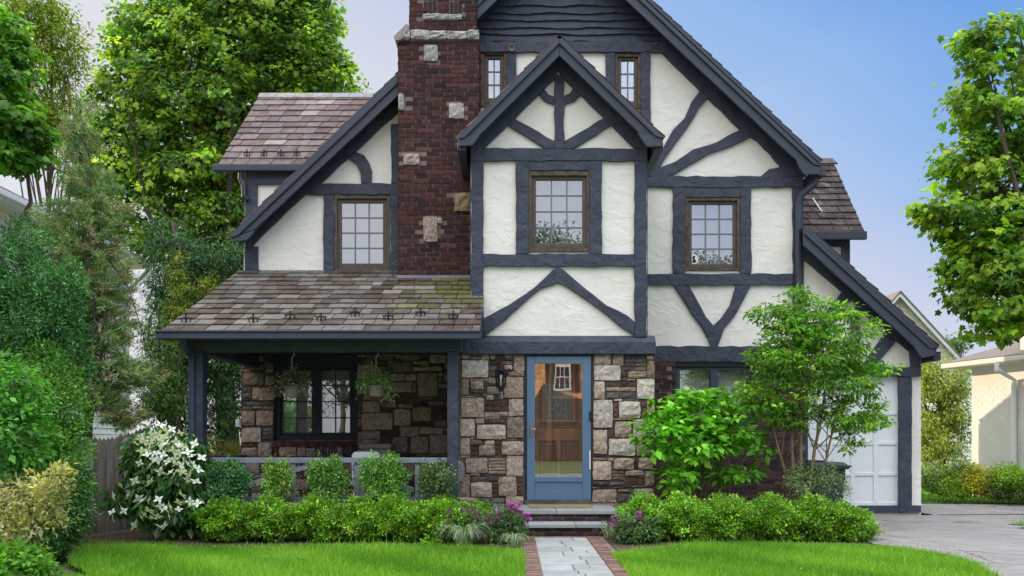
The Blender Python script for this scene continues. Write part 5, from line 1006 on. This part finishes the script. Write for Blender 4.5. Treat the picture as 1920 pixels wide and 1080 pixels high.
# ---- kousa dogwood in flower
t = plant('dogwood_bush', 'large bush covered with white star shaped flowers beside the porch post', 'shrub', (W(318, 0, 11.2)[0], 11.2, 0))
db = [pblob(305, 850, 60, 50, 11.2, .35), pblob(340, 870, 42, 55, 11.1, .3), pblob(300, 900, 55, 60, 11.15, .32), pblob(335, 950, 40, 55, 11.15, .28), pblob(262, 900, 32, 50, 11.2, .22), pblob(228, 935, 25, 30, 11.1, .15), pblob(285, 950, 38, 35, 11.0, .2)]
foliage('foliage', db, 420, 14, .075, .095, .048, [(.025, .08, .022), (.05, .15, .03), (.11, .25, .045)], 71, t, M['leaf_gloss'], shell=.6, droop=1.5, flat=.9, up=.3, lump=.12, rand=.35)
branches('stems', (W(315, 0, 11.2)[0], 11.2, 0), [tuple(b[:3]) for b in db] * 2, 3, t, M['bark'], .035, .1, 5, .006, trunk=(W(310, 0, 11.2)[0], 11.2, 1.0))
rg = np.random.default_rng(77); me0 = leaf_object('bract_flower', BRACT, np.zeros((1, 3)), np.array([[1., 0, 0]]), np.array([[0., 0, 1]]), np.array([1.]), np.array([1.]), np.array([[1, 1, 1]]), M['petal']); mesh0 = me0.data; bpy.data.objects.remove(me0)
fl_px = []
def flw(px, py, b):
    fl_px.append((px, py, b))
F0 = [(252, 812), (268, 818), (285, 806), (300, 797), (322, 805), (338, 812), (350, 822), (365, 832), (378, 858), (255, 832), (270, 828), (282, 832), (297, 815), (308, 822), (318, 832), (330, 828), (342, 838), (352, 848), (360, 855), (301, 840), (312, 845), (292, 850), (276, 852), (286, 860), (262, 868), (283, 872), (314, 865), (328, 860), (340, 872), (302, 878), (300, 885), (305, 852), (345, 888), (357, 890), (367, 903), (327, 890), (320, 885), (282, 903), (253, 902), (225, 910), (212, 930), (241, 928), (260, 935), (268, 938), (280, 936), (297, 936), (300, 948), (309, 952), (335, 942), (341, 928), (356, 940), (370, 944), (210, 960), (211, 972), (229, 955), (232, 958), (280, 958), (270, 965), (264, 970), (288, 972), (297, 968), (308, 955), (316, 968), (252, 985), (297, 987), (308, 986), (335, 955), (358, 948), (310, 818), (325, 845), (337, 850), (290, 822), (345, 862), (352, 870), (360, 882), (350, 900), (318, 950), (303, 835), (265, 845), (335, 835), (326, 815), (312, 808), (290, 812), (278, 845), (296, 862), (310, 832), (348, 835), (355, 862), (363, 870), (372, 880), (300, 826), (320, 820), (262, 822), (284, 820), (330, 870), (340, 883)]
for i, (px, py) in enumerate(F0):
    d = 10.60 - .1 * rg.random() + .25 * abs(px - 305) / 90 + (.12 if py < 830 else 0); o = bpy.data.objects.new('bract_flower', mesh0); col.objects.link(o); attach(o, t); s = .074 * rg.uniform(.75, 1.1)
    o.location = P(px, py, d); o.scale = (s,) * 3; o.rotation_euler = (R(55) + rg.normal(0, .3), rg.normal(0, .25), rg.random() * 6)

# ---- large leaved shrub under the casement window
t = plant('hydrangea_shrub', 'bright green large leaved shrub in front of the dark casement window', 'shrub', (W(1320, 0, 12.4)[0], 12.4, 0))
hb = [pblob(1310, 775, 65, 40, 12.4, .35), pblob(1255, 815, 55, 50, 12.3, .35), pblob(1370, 810, 65, 45, 12.35, .35), pblob(1320, 830, 70, 35, 12.2, .3), pblob(1275, 895, 45, 28, 12.2, .25), pblob(1370, 890, 65, 12, 12.3, .25), pblob(1420, 830, 25, 20, 12.3, .2), pblob(1360, 750, 30, 22, 12.4, .2), pblob(1235, 775, 25, 20, 12.3, .2), pblob(1300, 745, 30, 18, 12.4, .2)]
o, C = foliage('foliage', hb, 330, 9, .10, .115, .068, [(.05, .18, .015), (.15, .42, .025), (.33, .62, .08)], 81, t, shell=.55, droop=.25, flat=.28, lump=.15, ret=True, rand=.28, cv=.28)
bx_ = W(1315, 0, 12.4)[0]; branches('stems', (bx_, 12.4, 0), [tuple(c) for c in C[::7]], 4, t, M['bark_smooth'], .03, .05, 4, .004, trunk=(bx_, 12.4, 1.1))
# ---- slender multi stem tree
t = plant('crepe_myrtle_tree', 'slender multi stemmed young tree with airy layered green leaves before the garage', 'tree', (W(1505, 0, 12.3)[0], 12.3, 0))
cb = [pblob(1500, 600, 75, 55, 12.3, .5), pblob(1570, 640, 75, 60, 12.3, .55), pblob(1455, 670, 60, 55, 12.2, .45), pblob(1520, 700, 95, 70, 12.3, .6), pblob(1610, 715, 55, 40, 12.2, .4), pblob(1600, 780, 70, 35, 12.3, .45), pblob(1420, 740, 40, 35, 12.2, .35), pblob(1480, 780, 80, 25, 12.3, .4), pblob(1505, 555, 25, 25, 12.3, .2), pblob(1650, 690, 35, 12, 12.2, .2), pblob(1600, 830, 22, 22, 12.3, .15), pblob(1440, 590, 40, 20, 12.3, .2), pblob(1585, 585, 40, 18, 12.3, .2)]
o, C = foliage('foliage', cb, 820, 17, .09, .068, .031, [(.035, .12, .018), (.09, .25, .022), (.20, .40, .03), (.40, .54, .05)], 91, t, shell=.25, droop=.25, flat=.26, lump=.2, ret=True, rand=.45, cv=.32)
rg_ = random.Random(4)
for k, (bx0, tx_, tz_) in enumerate(((1497, 1470, 640), (1503, 1505, 590), (1508, 1560, 640), (1515, 1590, 700), (1500, 1430, 720))):
    tp_ = P(tx_, tz_, 12.3 + rg_.uniform(-.15, .15)); sub = [tuple(c) for c in C[k::70]]
    branches('trunk', (W(bx0, 0, 12.3)[0], 12.3 + k * .02, 0), sub, 30 + k, t, M['bark_smooth'], .032 if k < 3 else .024, .42, 5, .004, trunk=tp_)
t = plant('variegated_shrub', 'small pale edged shrub at the foot of the slender tree, hiding the bin', 'shrub', (W(1520, 0, 12.2)[0], 12.1, 0))
o, C = foliage('foliage', [pblob(1520, 905, 42, 38, 12.1, .25), pblob(1555, 890, 30, 25, 12.1, .2), pblob(1490, 900, 25, 25, 12.1, .2), pblob(1570, 915, 25, 25, 12.1, .2)], 210, 16, .05, .026, .016, [(.04, .10, .03), (.14, .24, .07), (.42, .46, .25)], 95, t, M['leaf_gloss'], shell=.4, flat=1, ret=True)
branches('stems', (W(1520, 0, 12.1)[0], 12.1, 0), [tuple(c) for c in C[::12]], 4, t, M['bark_smooth'], .02, .1, 4, .003, trunk=P(1520, 880, 12.1))

# ---- left side planting
t = plant('cypress_bush', 'tall dense blue green cypress at the left edge', 'evergreen', (W(60, 0, 10.4)[0], 10.4, 0))
foliage('foliage', [pblob(15, 520, 72, 78, 10.6, .6), pblob(85, 580, 62, 75, 10.4, .5), pblob(45, 455, 30, 45, 10.6, .3), pblob(125, 545, 28, 50, 10.4, .3), pblob(20, 610, 80, 100, 10.3, .7), pblob(100, 660, 60, 95, 10.4, .5), pblob(40, 740, 70, 70, 10.5, .5), pblob(-40, 580, 60, 110, 10.5, .6)], 1900, 26, .065, .045, .016, [(.02, .08, .03), (.05, .17, .04), (.11, .30, .06)], 201, t, M['needle'], DIAM, shell=.7, droop=-.25, flat=1.1, up=.3, cv=.4, lump=.35)
branches('trunk', (W(60, 0, 10.5)[0], 10.6, 0), [tuple(P(60 + k * 8 - 30, 480 + k * 20, 10.5)) for k in range(8)], 7, t, M['bark'], .07, .2, trunk=P(50, 470, 10.6))
t = plant('juniper_shrub', 'bright feathery green evergreen leaning over the fence', 'evergreen', (W(115, 0, 10)[0], 10, 0))
foliage('foliage', [pblob(110, 760, 45, 90, 10, .35), pblob(140, 830, 25, 60, 10, .25), pblob(95, 830, 40, 50, 10, .3), pblob(85, 680, 35, 40, 10.1, .3), pblob(110, 920, 50, 60, 9.9, .3)], 900, 22, .06, .042, .015, [(.05, .16, .02), (.10, .28, .03), (.18, .40, .04)], 202, t, M['needle'], DIAM, shell=.6, droop=.1, flat=1.1, up=.3, cv=.25)
branches('trunk', (W(115, 0, 10)[0], 10, 0), [tuple(P(100 + 6 * k, 700 + 25 * k, 10)) for k in range(7)], 8, t, M['bark'], .04, .2, trunk=P(100, 690, 10))
t = plant('broadleaf_bush', 'fresh green bush with oval leaves at the left edge, above the cream variegated one', 'bush', (W(35, 0, 8.6)[0], 8.6, 0))
foliage('foliage', [pblob(20, 740, 55, 70, 8.7, .35), pblob(45, 810, 45, 60, 8.6, .3), pblob(5, 830, 50, 70, 8.6, .3)], 270, 14, .08, .062, .036, [(.05, .18, .03), (.10, .30, .045), (.19, .42, .08)], 203, t, shell=.7, droop=.2, flat=.5, cv=.25)
branches('stems', (W(35, 0, 8.6)[0], 8.6, 0), [tuple(P(20 + 7 * k, 720 + 18 * k, 8.6)) for k in range(8)], 9, t, M['bark'], .03, .2, trunk=P(25, 720, 8.7))
t = plant('variegated_bush', 'cream and yellow edged variegated bush in the lower left corner', 'bush', (W(60, 0, 8.3)[0], 8.3, 0))
foliage('foliage', [pblob(45, 940, 60, 45, 8.3, .28), pblob(95, 920, 35, 40, 8.3, .22), pblob(20, 990, 40, 30, 8.2, .2), pblob(70, 985, 40, 30, 8.25, .2), pblob(110, 890, 20, 18, 8.3, .12)], 190, 13, .05, .052, .022, [(.10, .16, .05), (.34, .33, .13), (.60, .54, .28), (.72, .68, .42)], 204, t, shell=.5, droop=-.2, flat=.9)
branches('stems', (W(60, 0, 8.3)[0], 8.3, 0), [tuple(P(20 + 12 * k, 900 + 10 * k, 8.3)) for k in range(8)], 10, t, M['bark'], .025, .1, trunk=P(60, 930, 8.3))
t = plant('boxwood_bush', 'dark green small leaved bush between the variegated bush and the fence', 'bush', (W(120, 0, 9.3)[0], 9.3, 0))
foliage('foliage', [pblob(120, 960, 42, 60, 9.3, .35), pblob(140, 900, 28, 40, 9.4, .25), pblob(90, 1010, 40, 50, 9.2, .3)], 600, 16, .055, .034, .024, [(.03, .09, .025), (.06, .17, .03), (.14, .32, .05)], 205, t, M['leaf_gloss'], shell=.65, flat=1)
branches('stems', (W(120, 0, 9.3)[0], 9.3, 0), [tuple(P(90 + 8 * k, 920 + 8 * k, 9.3)) for k in range(8)], 11, t, M['bark'], .025, .1, trunk=P(120, 930, 9.3))
t = plant('leafy_groundcover', 'low bright green leafy plant in the bottom left corner', 'plant', (W(30, 0, 7.9)[0], 7.9, 0))
foliage('foliage', [pblob(25, 1060, 60, 38, 7.9, .25), pblob(70, 1075, 25, 22, 7.9, .15)], 110, 12, .06, .065, .036, [(.05, .17, .02), (.11, .30, .03), (.22, .42, .06)], 206, t, shell=.5, droop=0, flat=.6)
# ---- pine: sparse tufts
def pine(name, label, basepx, toppx, d, seed, blobs, nt, pal, L=.085):
    bx_ = W(basepx, 0, d)[0]; t = plant(name, label, 'pine tree', (bx_, d, 0)); rg = np.random.default_rng(seed)
    bl = [pblob(*b[:4], d, b[4]) for b in blobs]; C, u, ix = clumps(bl, nt, rg, .05, .3, .3); n = len(C); k = 55
    off = rg.normal(size=(n, k, 3)) * .02; ax = nrm(C - np.array([[bx_, d, 0]]) * [1, 1, 0] - np.array([0, 0, 1]) * C[:, 2:3] * .98)[:, None, :] + rg.normal(size=(n, 1, 3)) * .4
    s = rg.random((n, k, 1)) * .16; Pp = (C[:, None] + off + ax * s - ax * .08).reshape(-1, 3); A = (ax + rg.normal(size=(n, k, 3)) * .75 + np.array([0, 0, .15])).reshape(-1, 3)
    pal = np.array(pal); c = pal[rg.integers(0, len(pal), n)].repeat(k, 0) * np.exp(rg.normal(0, .2, n * k))[:, None]; m = n * k
    leaf_object('foliage', DIAM, Pp, A, rg.normal(size=(m, 3)), L * rg.uniform(.7, 1.2, m), np.full(m, .012), c, M['needle'], t)
    branches('trunk', (bx_, d, 0), [tuple(c) for c in C[::25]], seed, t, M['bark'], .07, .15, 4, .006, trunk=P(toppx[0], toppx[1], d))
pine('pine_tree', 'sparse brownish green pine in front of the white neighbouring house', 165, (150, 190), 13.4, 5,
     [(150, 260, 28, 75, .35), (160, 370, 42, 75, .5), (120, 420, 30, 50, .5), (190, 420, 45, 80, .5), (130, 480, 60, 60, .6), (190, 540, 50, 70, .6), (140, 600, 60, 60, .6), (215, 640, 35, 50, .4), (245, 700, 50, 35, .5), (180, 740, 50, 35, .5), (150, 680, 60, 60, .5), (225, 780, 45, 25, .4)], 1350, [(.17, .30, .10), (.25, .38, .13), (.36, .44, .19), (.12, .23, .08), (.30, .28, .14)])

# ---- big trees behind
def big_tree(name, label, basepx, toppx, d, r0, blobs, nc, nl, cr, L, pal, seed, tpl=MAPLE, shell=.35, m=None, group=None, nb=5, cat='tree', droop=.7, wr=1.0, cv=.25, flat=.45, lump=.25):
    bx_ = W(basepx, 0, d)[0]; t = plant(name, label, cat, (bx_, d, 0), group)
    o, C = foliage('crown', [pblob(b[0], b[1], b[2], b[3], d + (b[5] if len(b) > 5 else 0), b[4]) for b in blobs], nc, nl, cr, L, L * wr, pal, seed, t, m or M['leaf'], tpl, shell=shell, droop=droop, flat=flat, ret=True, cv=cv, lump=lump, rand=.5, spread=.6)
    branches('trunk', (bx_, d, 0), [tuple(c) for c in C[::nb]], seed, t, M['bark'], r0, .3, 5, .012, trunk=P(toppx[0], toppx[1], d)); return t
YG = [(.05, .10, .015), (.11, .18, .02), (.22, .29, .02), (.36, .38, .03)]
big_tree('maple_tree', 'large maple with yellow green leaves behind the left side of the house', 430, (400, 40), 23, .30,
    [(400, 60, 100, 90, 1.8), (500, 60, 110, 90, 1.8), (585, 100, 62, 65, 1.4), (620, 150, 34, 30, .8), (270, 110, 65, 70, 1.2), (330, 190, 100, 90, 1.8), (440, 190, 95, 90, 1.8), (560, 170, 100, 50, 1.5), (260, 260, 75, 80, 1.4), (350, 320, 90, 80, 1.6), (430, 310, 60, 80, 1.4), (400, 410, 60, 60, 1.2), (300, 400, 50, 50, 1), (225, 190, 45, 45, .9), (480, 0, 130, 60, 1.6), (370, -20, 90, 50, 1.4), (240, 50, 28, 45, .6), (600, 20, 45, 40, .8), (225, 100, 28, 30, .5), (612, 50, 26, 32, .6), (640, 115, 16, 22, .5), (200, 170, 22, 30, .5), (210, 250, 30, 40, .6), (480, 250, 60, 50, 1), (300, 60, 40, 60, .8), (540, 10, 50, 50, .8), (655, 168, 14, 8, .4), (675, 172, 10, 5, .3), (300, 0, 30, 35, .6), (218, 70, 14, 20, .4), (560, -10, 40, 40, .8), (205, 140, 14, 16, .4), (260, 340, 50, 40, .8), (195, 240, 28, 40, .7), (205, 320, 40, 50, .9), (220, 400, 45, 50, .9), (270, 440, 45, 40, .8), (450, 370, 40, 60, 1), (340, 470, 60, 40, 1), (430, 470, 40, 30, .8)], 2900, 20, .23, .105, MAPG, 301, shell=.35, nb=34, cv=.35, lump=.4)
big_tree('locust_tree', 'airy pale yellow green tree against the sky at the upper left', 80, (100, 0), 27, .10,
    [(60, 60, 80, 80, 1.5), (110, 130, 50, 70, 1.2), (40, 180, 60, 60, 1.2), (130, 80, 30, 60, .8), (20, 20, 60, 50, 1), (90, 10, 40, 50, 1), (100, 210, 60, 40, 1), (150, 250, 45, 60, 1), (60, 270, 60, 40, 1), (165, 330, 40, 50, 1)], 1050, 18, .30, .12, YG, 302, DIAM, shell=.1, wr=.45, nb=24, droop=.3)
big_tree('shade_tree', 'dark leafed tree branch mass hanging at the left edge above the neighbouring roof', -40, (-30, 100), 14.5, .2,
    [(10, 130, 50, 70, .7), (0, 210, 50, 50, .7), (40, 250, 55, 40, .7), (20, 290, 50, 25, .6), (0, 60, 45, 50, .6)], 260, 18, .17, .11, [(.04, .12, .025), (.09, .23, .03), (.20, .38, .04)], 303, nb=40, shell=.3)
big_tree('hemlock_tree', 'dark blue green conifer mass between the neighbouring house and the porch', 330, (330, 420), 19.5, .2,
    [(325, 520, 45, 60, 1), (310, 450, 35, 50, .8), (340, 560, 60, 60, 1), (330, 620, 60, 60, 1.1), (400, 640, 60, 60, 1.1), (350, 700, 70, 60, 1.2), (430, 720, 50, 60, 1), (330, 770, 55, 50, 1.1), (420, 790, 50, 40, 1), (440, 660, 40, 60, .8), (360, 480, 45, 45, .8), (410, 500, 50, 40, .8), (450, 560, 40, 40, .8), (450, 480, 40, 40, .8)], 1500, 24, .22, .10, [(.015, .055, .026), (.04, .12, .04), (.09, .20, .05)], 304, DIAM, shell=.4, m=M['needle'], wr=.28, nb=30, cat='conifer', droop=.5, flat=.35)
big_tree('spruce_sapling', 'narrow yellow green conifer rising left of the porch roof', 335, (335, 460), 17.5, .05,
    [(330, 500, 16, 40, .3), (335, 555, 25, 40, .4), (345, 610, 30, 40, .4), (395, 545, 22, 30, .3)], 240, 20, .10, .07, YG, 305, DIAM, shell=.3, m=M['needle'], wr=.3, cat='conifer', nb=12, flat=.5)
big_tree('spruce_sapling', 'bushy green conifer below the narrow yellow one beside the pine', 300, (298, 590), 16.5, .05,
    [(290, 620, 22, 40, .4), (300, 680, 30, 45, .5), (290, 750, 32, 45, .5), (315, 740, 35, 45, .5)], 330, 20, .12, .07, [(.03, .09, .02), (.08, .18, .03), (.15, .26, .04)], 306, DIAM, shell=.4, m=M['needle'], wr=.3, cat='conifer', nb=20, flat=.4)
t = plant('clipped_hedge', 'clipped yellow brown hedge seen under the porch roof at the left', 'hedge', (W(415, 0, 16.5)[0], 16.5, 0)); foliage('foliage', [pblob(410, 870, 70, 48, 16.5, .5), pblob(350, 870, 40, 45, 16.5, .5)], 420, 20, .09, .05, .028, [(.10, .10, .02), (.17, .16, .03), (.08, .12, .02)], 307, t, shell=.7)
# ---- right side
big_tree('maple_tree', 'tall maple at the right edge of the photo with broad lobed leaves', 2010, (1960, 120), 14.0, .16,
    [(1850, 110, 45, 75, .7), (1830, 70, 30, 35, .4), (1830, 190, 55, 50, .7), (1880, 250, 80, 70, 1), (1820, 300, 60, 60, .8), (1880, 370, 95, 80, 1.1), (1790, 390, 60, 50, .8), (1900, 470, 90, 80, 1.1), (1830, 480, 70, 60, .9), (1860, 560, 75, 60, .9), (1800, 540, 30, 45, .5), (1910, 600, 60, 40, .8), (1850, 620, 40, 22, .5), (1750, 390, 25, 25, .4), (1940, 120, 30, 80, .6), (1900, 60, 30, 40, .4)], 560, 22, .15, .092, [(.04, .12, .02), (.11, .25, .03), (.28, .44, .045), (.48, .55, .06)], 401, shell=.25, nb=7)
big_tree('yew_tree', 'dense upright yellow green tree between the garage and the white brick building', 1765, (1765, 690), 24, .12,
    [(1765, 710, 40, 45, .9), (1750, 760, 42, 55, .9), (1785, 770, 35, 55, .8), (1760, 830, 50, 45, 1), (1730, 700, 20, 35, .5), (1795, 720, 18, 30, .4), (1740, 820, 30, 50, .6)], 620, 20, .16, .09, [(.08, .14, .03), (.22, .28, .05), (.46, .46, .10)], 402, DIAM, shell=.5, wr=.5, nb=12, flat=.8)
big_tree('far_tree', 'small distant tree top beside the white gable', 1790, (1790, 640), 42, .1, [(1790, 650, 22, 18, .8), (1775, 640, 14, 10, .5)], 70, 14, .25, .14, [(.05, .09, .03), (.1, .16, .05)], 403, DIAM, shell=.1, wr=.5, nb=3)
rs_ = [(1752, 895, 26, 24, 0, 'round grey green shrub nearest the garage corner'), (1800, 880, 34, 22, 0, 'grey green shrub behind the yellow one by the brick wall'), (1790, 908, 34, 20, 1, 'low bright green shrub in front, second from the garage'), (1832, 898, 34, 26, 2, 'golden yellow shrub at the foot of the white brick wall'), (1868, 905, 30, 28, 0, 'green shrub right of the golden yellow one'), (1912, 910, 32, 32, 0, 'large round shrub at the right edge below the downspout'), (1892, 890, 26, 18, 1, 'small bright shrub against the wall between two rounder ones')]
pals = [[(.09, .16, .05), (.20, .30, .08), (.36, .44, .15)], [(.14, .27, .03), (.26, .42, .05), (.42, .56, .08)], [(.26, .27, .03), (.50, .46, .03), (.68, .60, .05)]]
for i, (px, py, rx, ry, c, lab) in enumerate(rs_):
    d = 17.6 - .15 * i; t = plant('foundation_shrub', lab, 'shrub', (W(px, 0, d)[0], d, 0), 'shrubs along the white brick building'); foliage('foliage', [pblob(px, py, rx, ry, d, .35), pblob(px + rx * .4, py + 8, rx * .7, ry * .8, d, .3), pblob(px - 4, py + ry * .5, rx * .9, ry * .7, d, .3)], 260, 16, .07, .038, .024, pals[c], 420 + i, t, shell=.55, flat=.8, cv=.25)
# ---- trees across the street: they show in the window glass and close the view behind
for i, (x, y, h, r, lab) in enumerate(((2.0, -21, 12.7, 1.5, 'spreading tree across the street, seen in the bay window glass'), (10.6, -20, 11.5, 1.5, 'broad tree across the street on the right'), (-9.5, -22, 9, 3.2, 'round tree across the street on the left'), (17, -22, 9.5, 3, 'far right tree across the street'))):
    t = plant('street_tree', lab, 'tree', (x, y, 0), 'trees across the street'); bl = [(x, y, h - r * .9, r, r, r * .7), (x + r * .6, y, h - r * 1.4, r * .7, r, r * .5), (x - r * .7, y, h - r * 1.5, r * .8, r, r * .5)]
    o, C = foliage('crown', bl, 220, 16, .3, .17, .11, [(.02, .05, .02), (.05, .10, .03)], 500 + i, t, shell=.2, ret=True, tpl=DIAM); branches('trunk', (x, y, 0), [tuple(c) for c in C[::5]], i, t, M['bark'], .2, .4, trunk=(x, y, h - r * .5))
for o in bpy.data.objects:
    if o.parent is None and o.type in ('MESH', 'EMPTY') and not o.get('kind') and not o.get('label'): print('UNLABELLED', o.name)
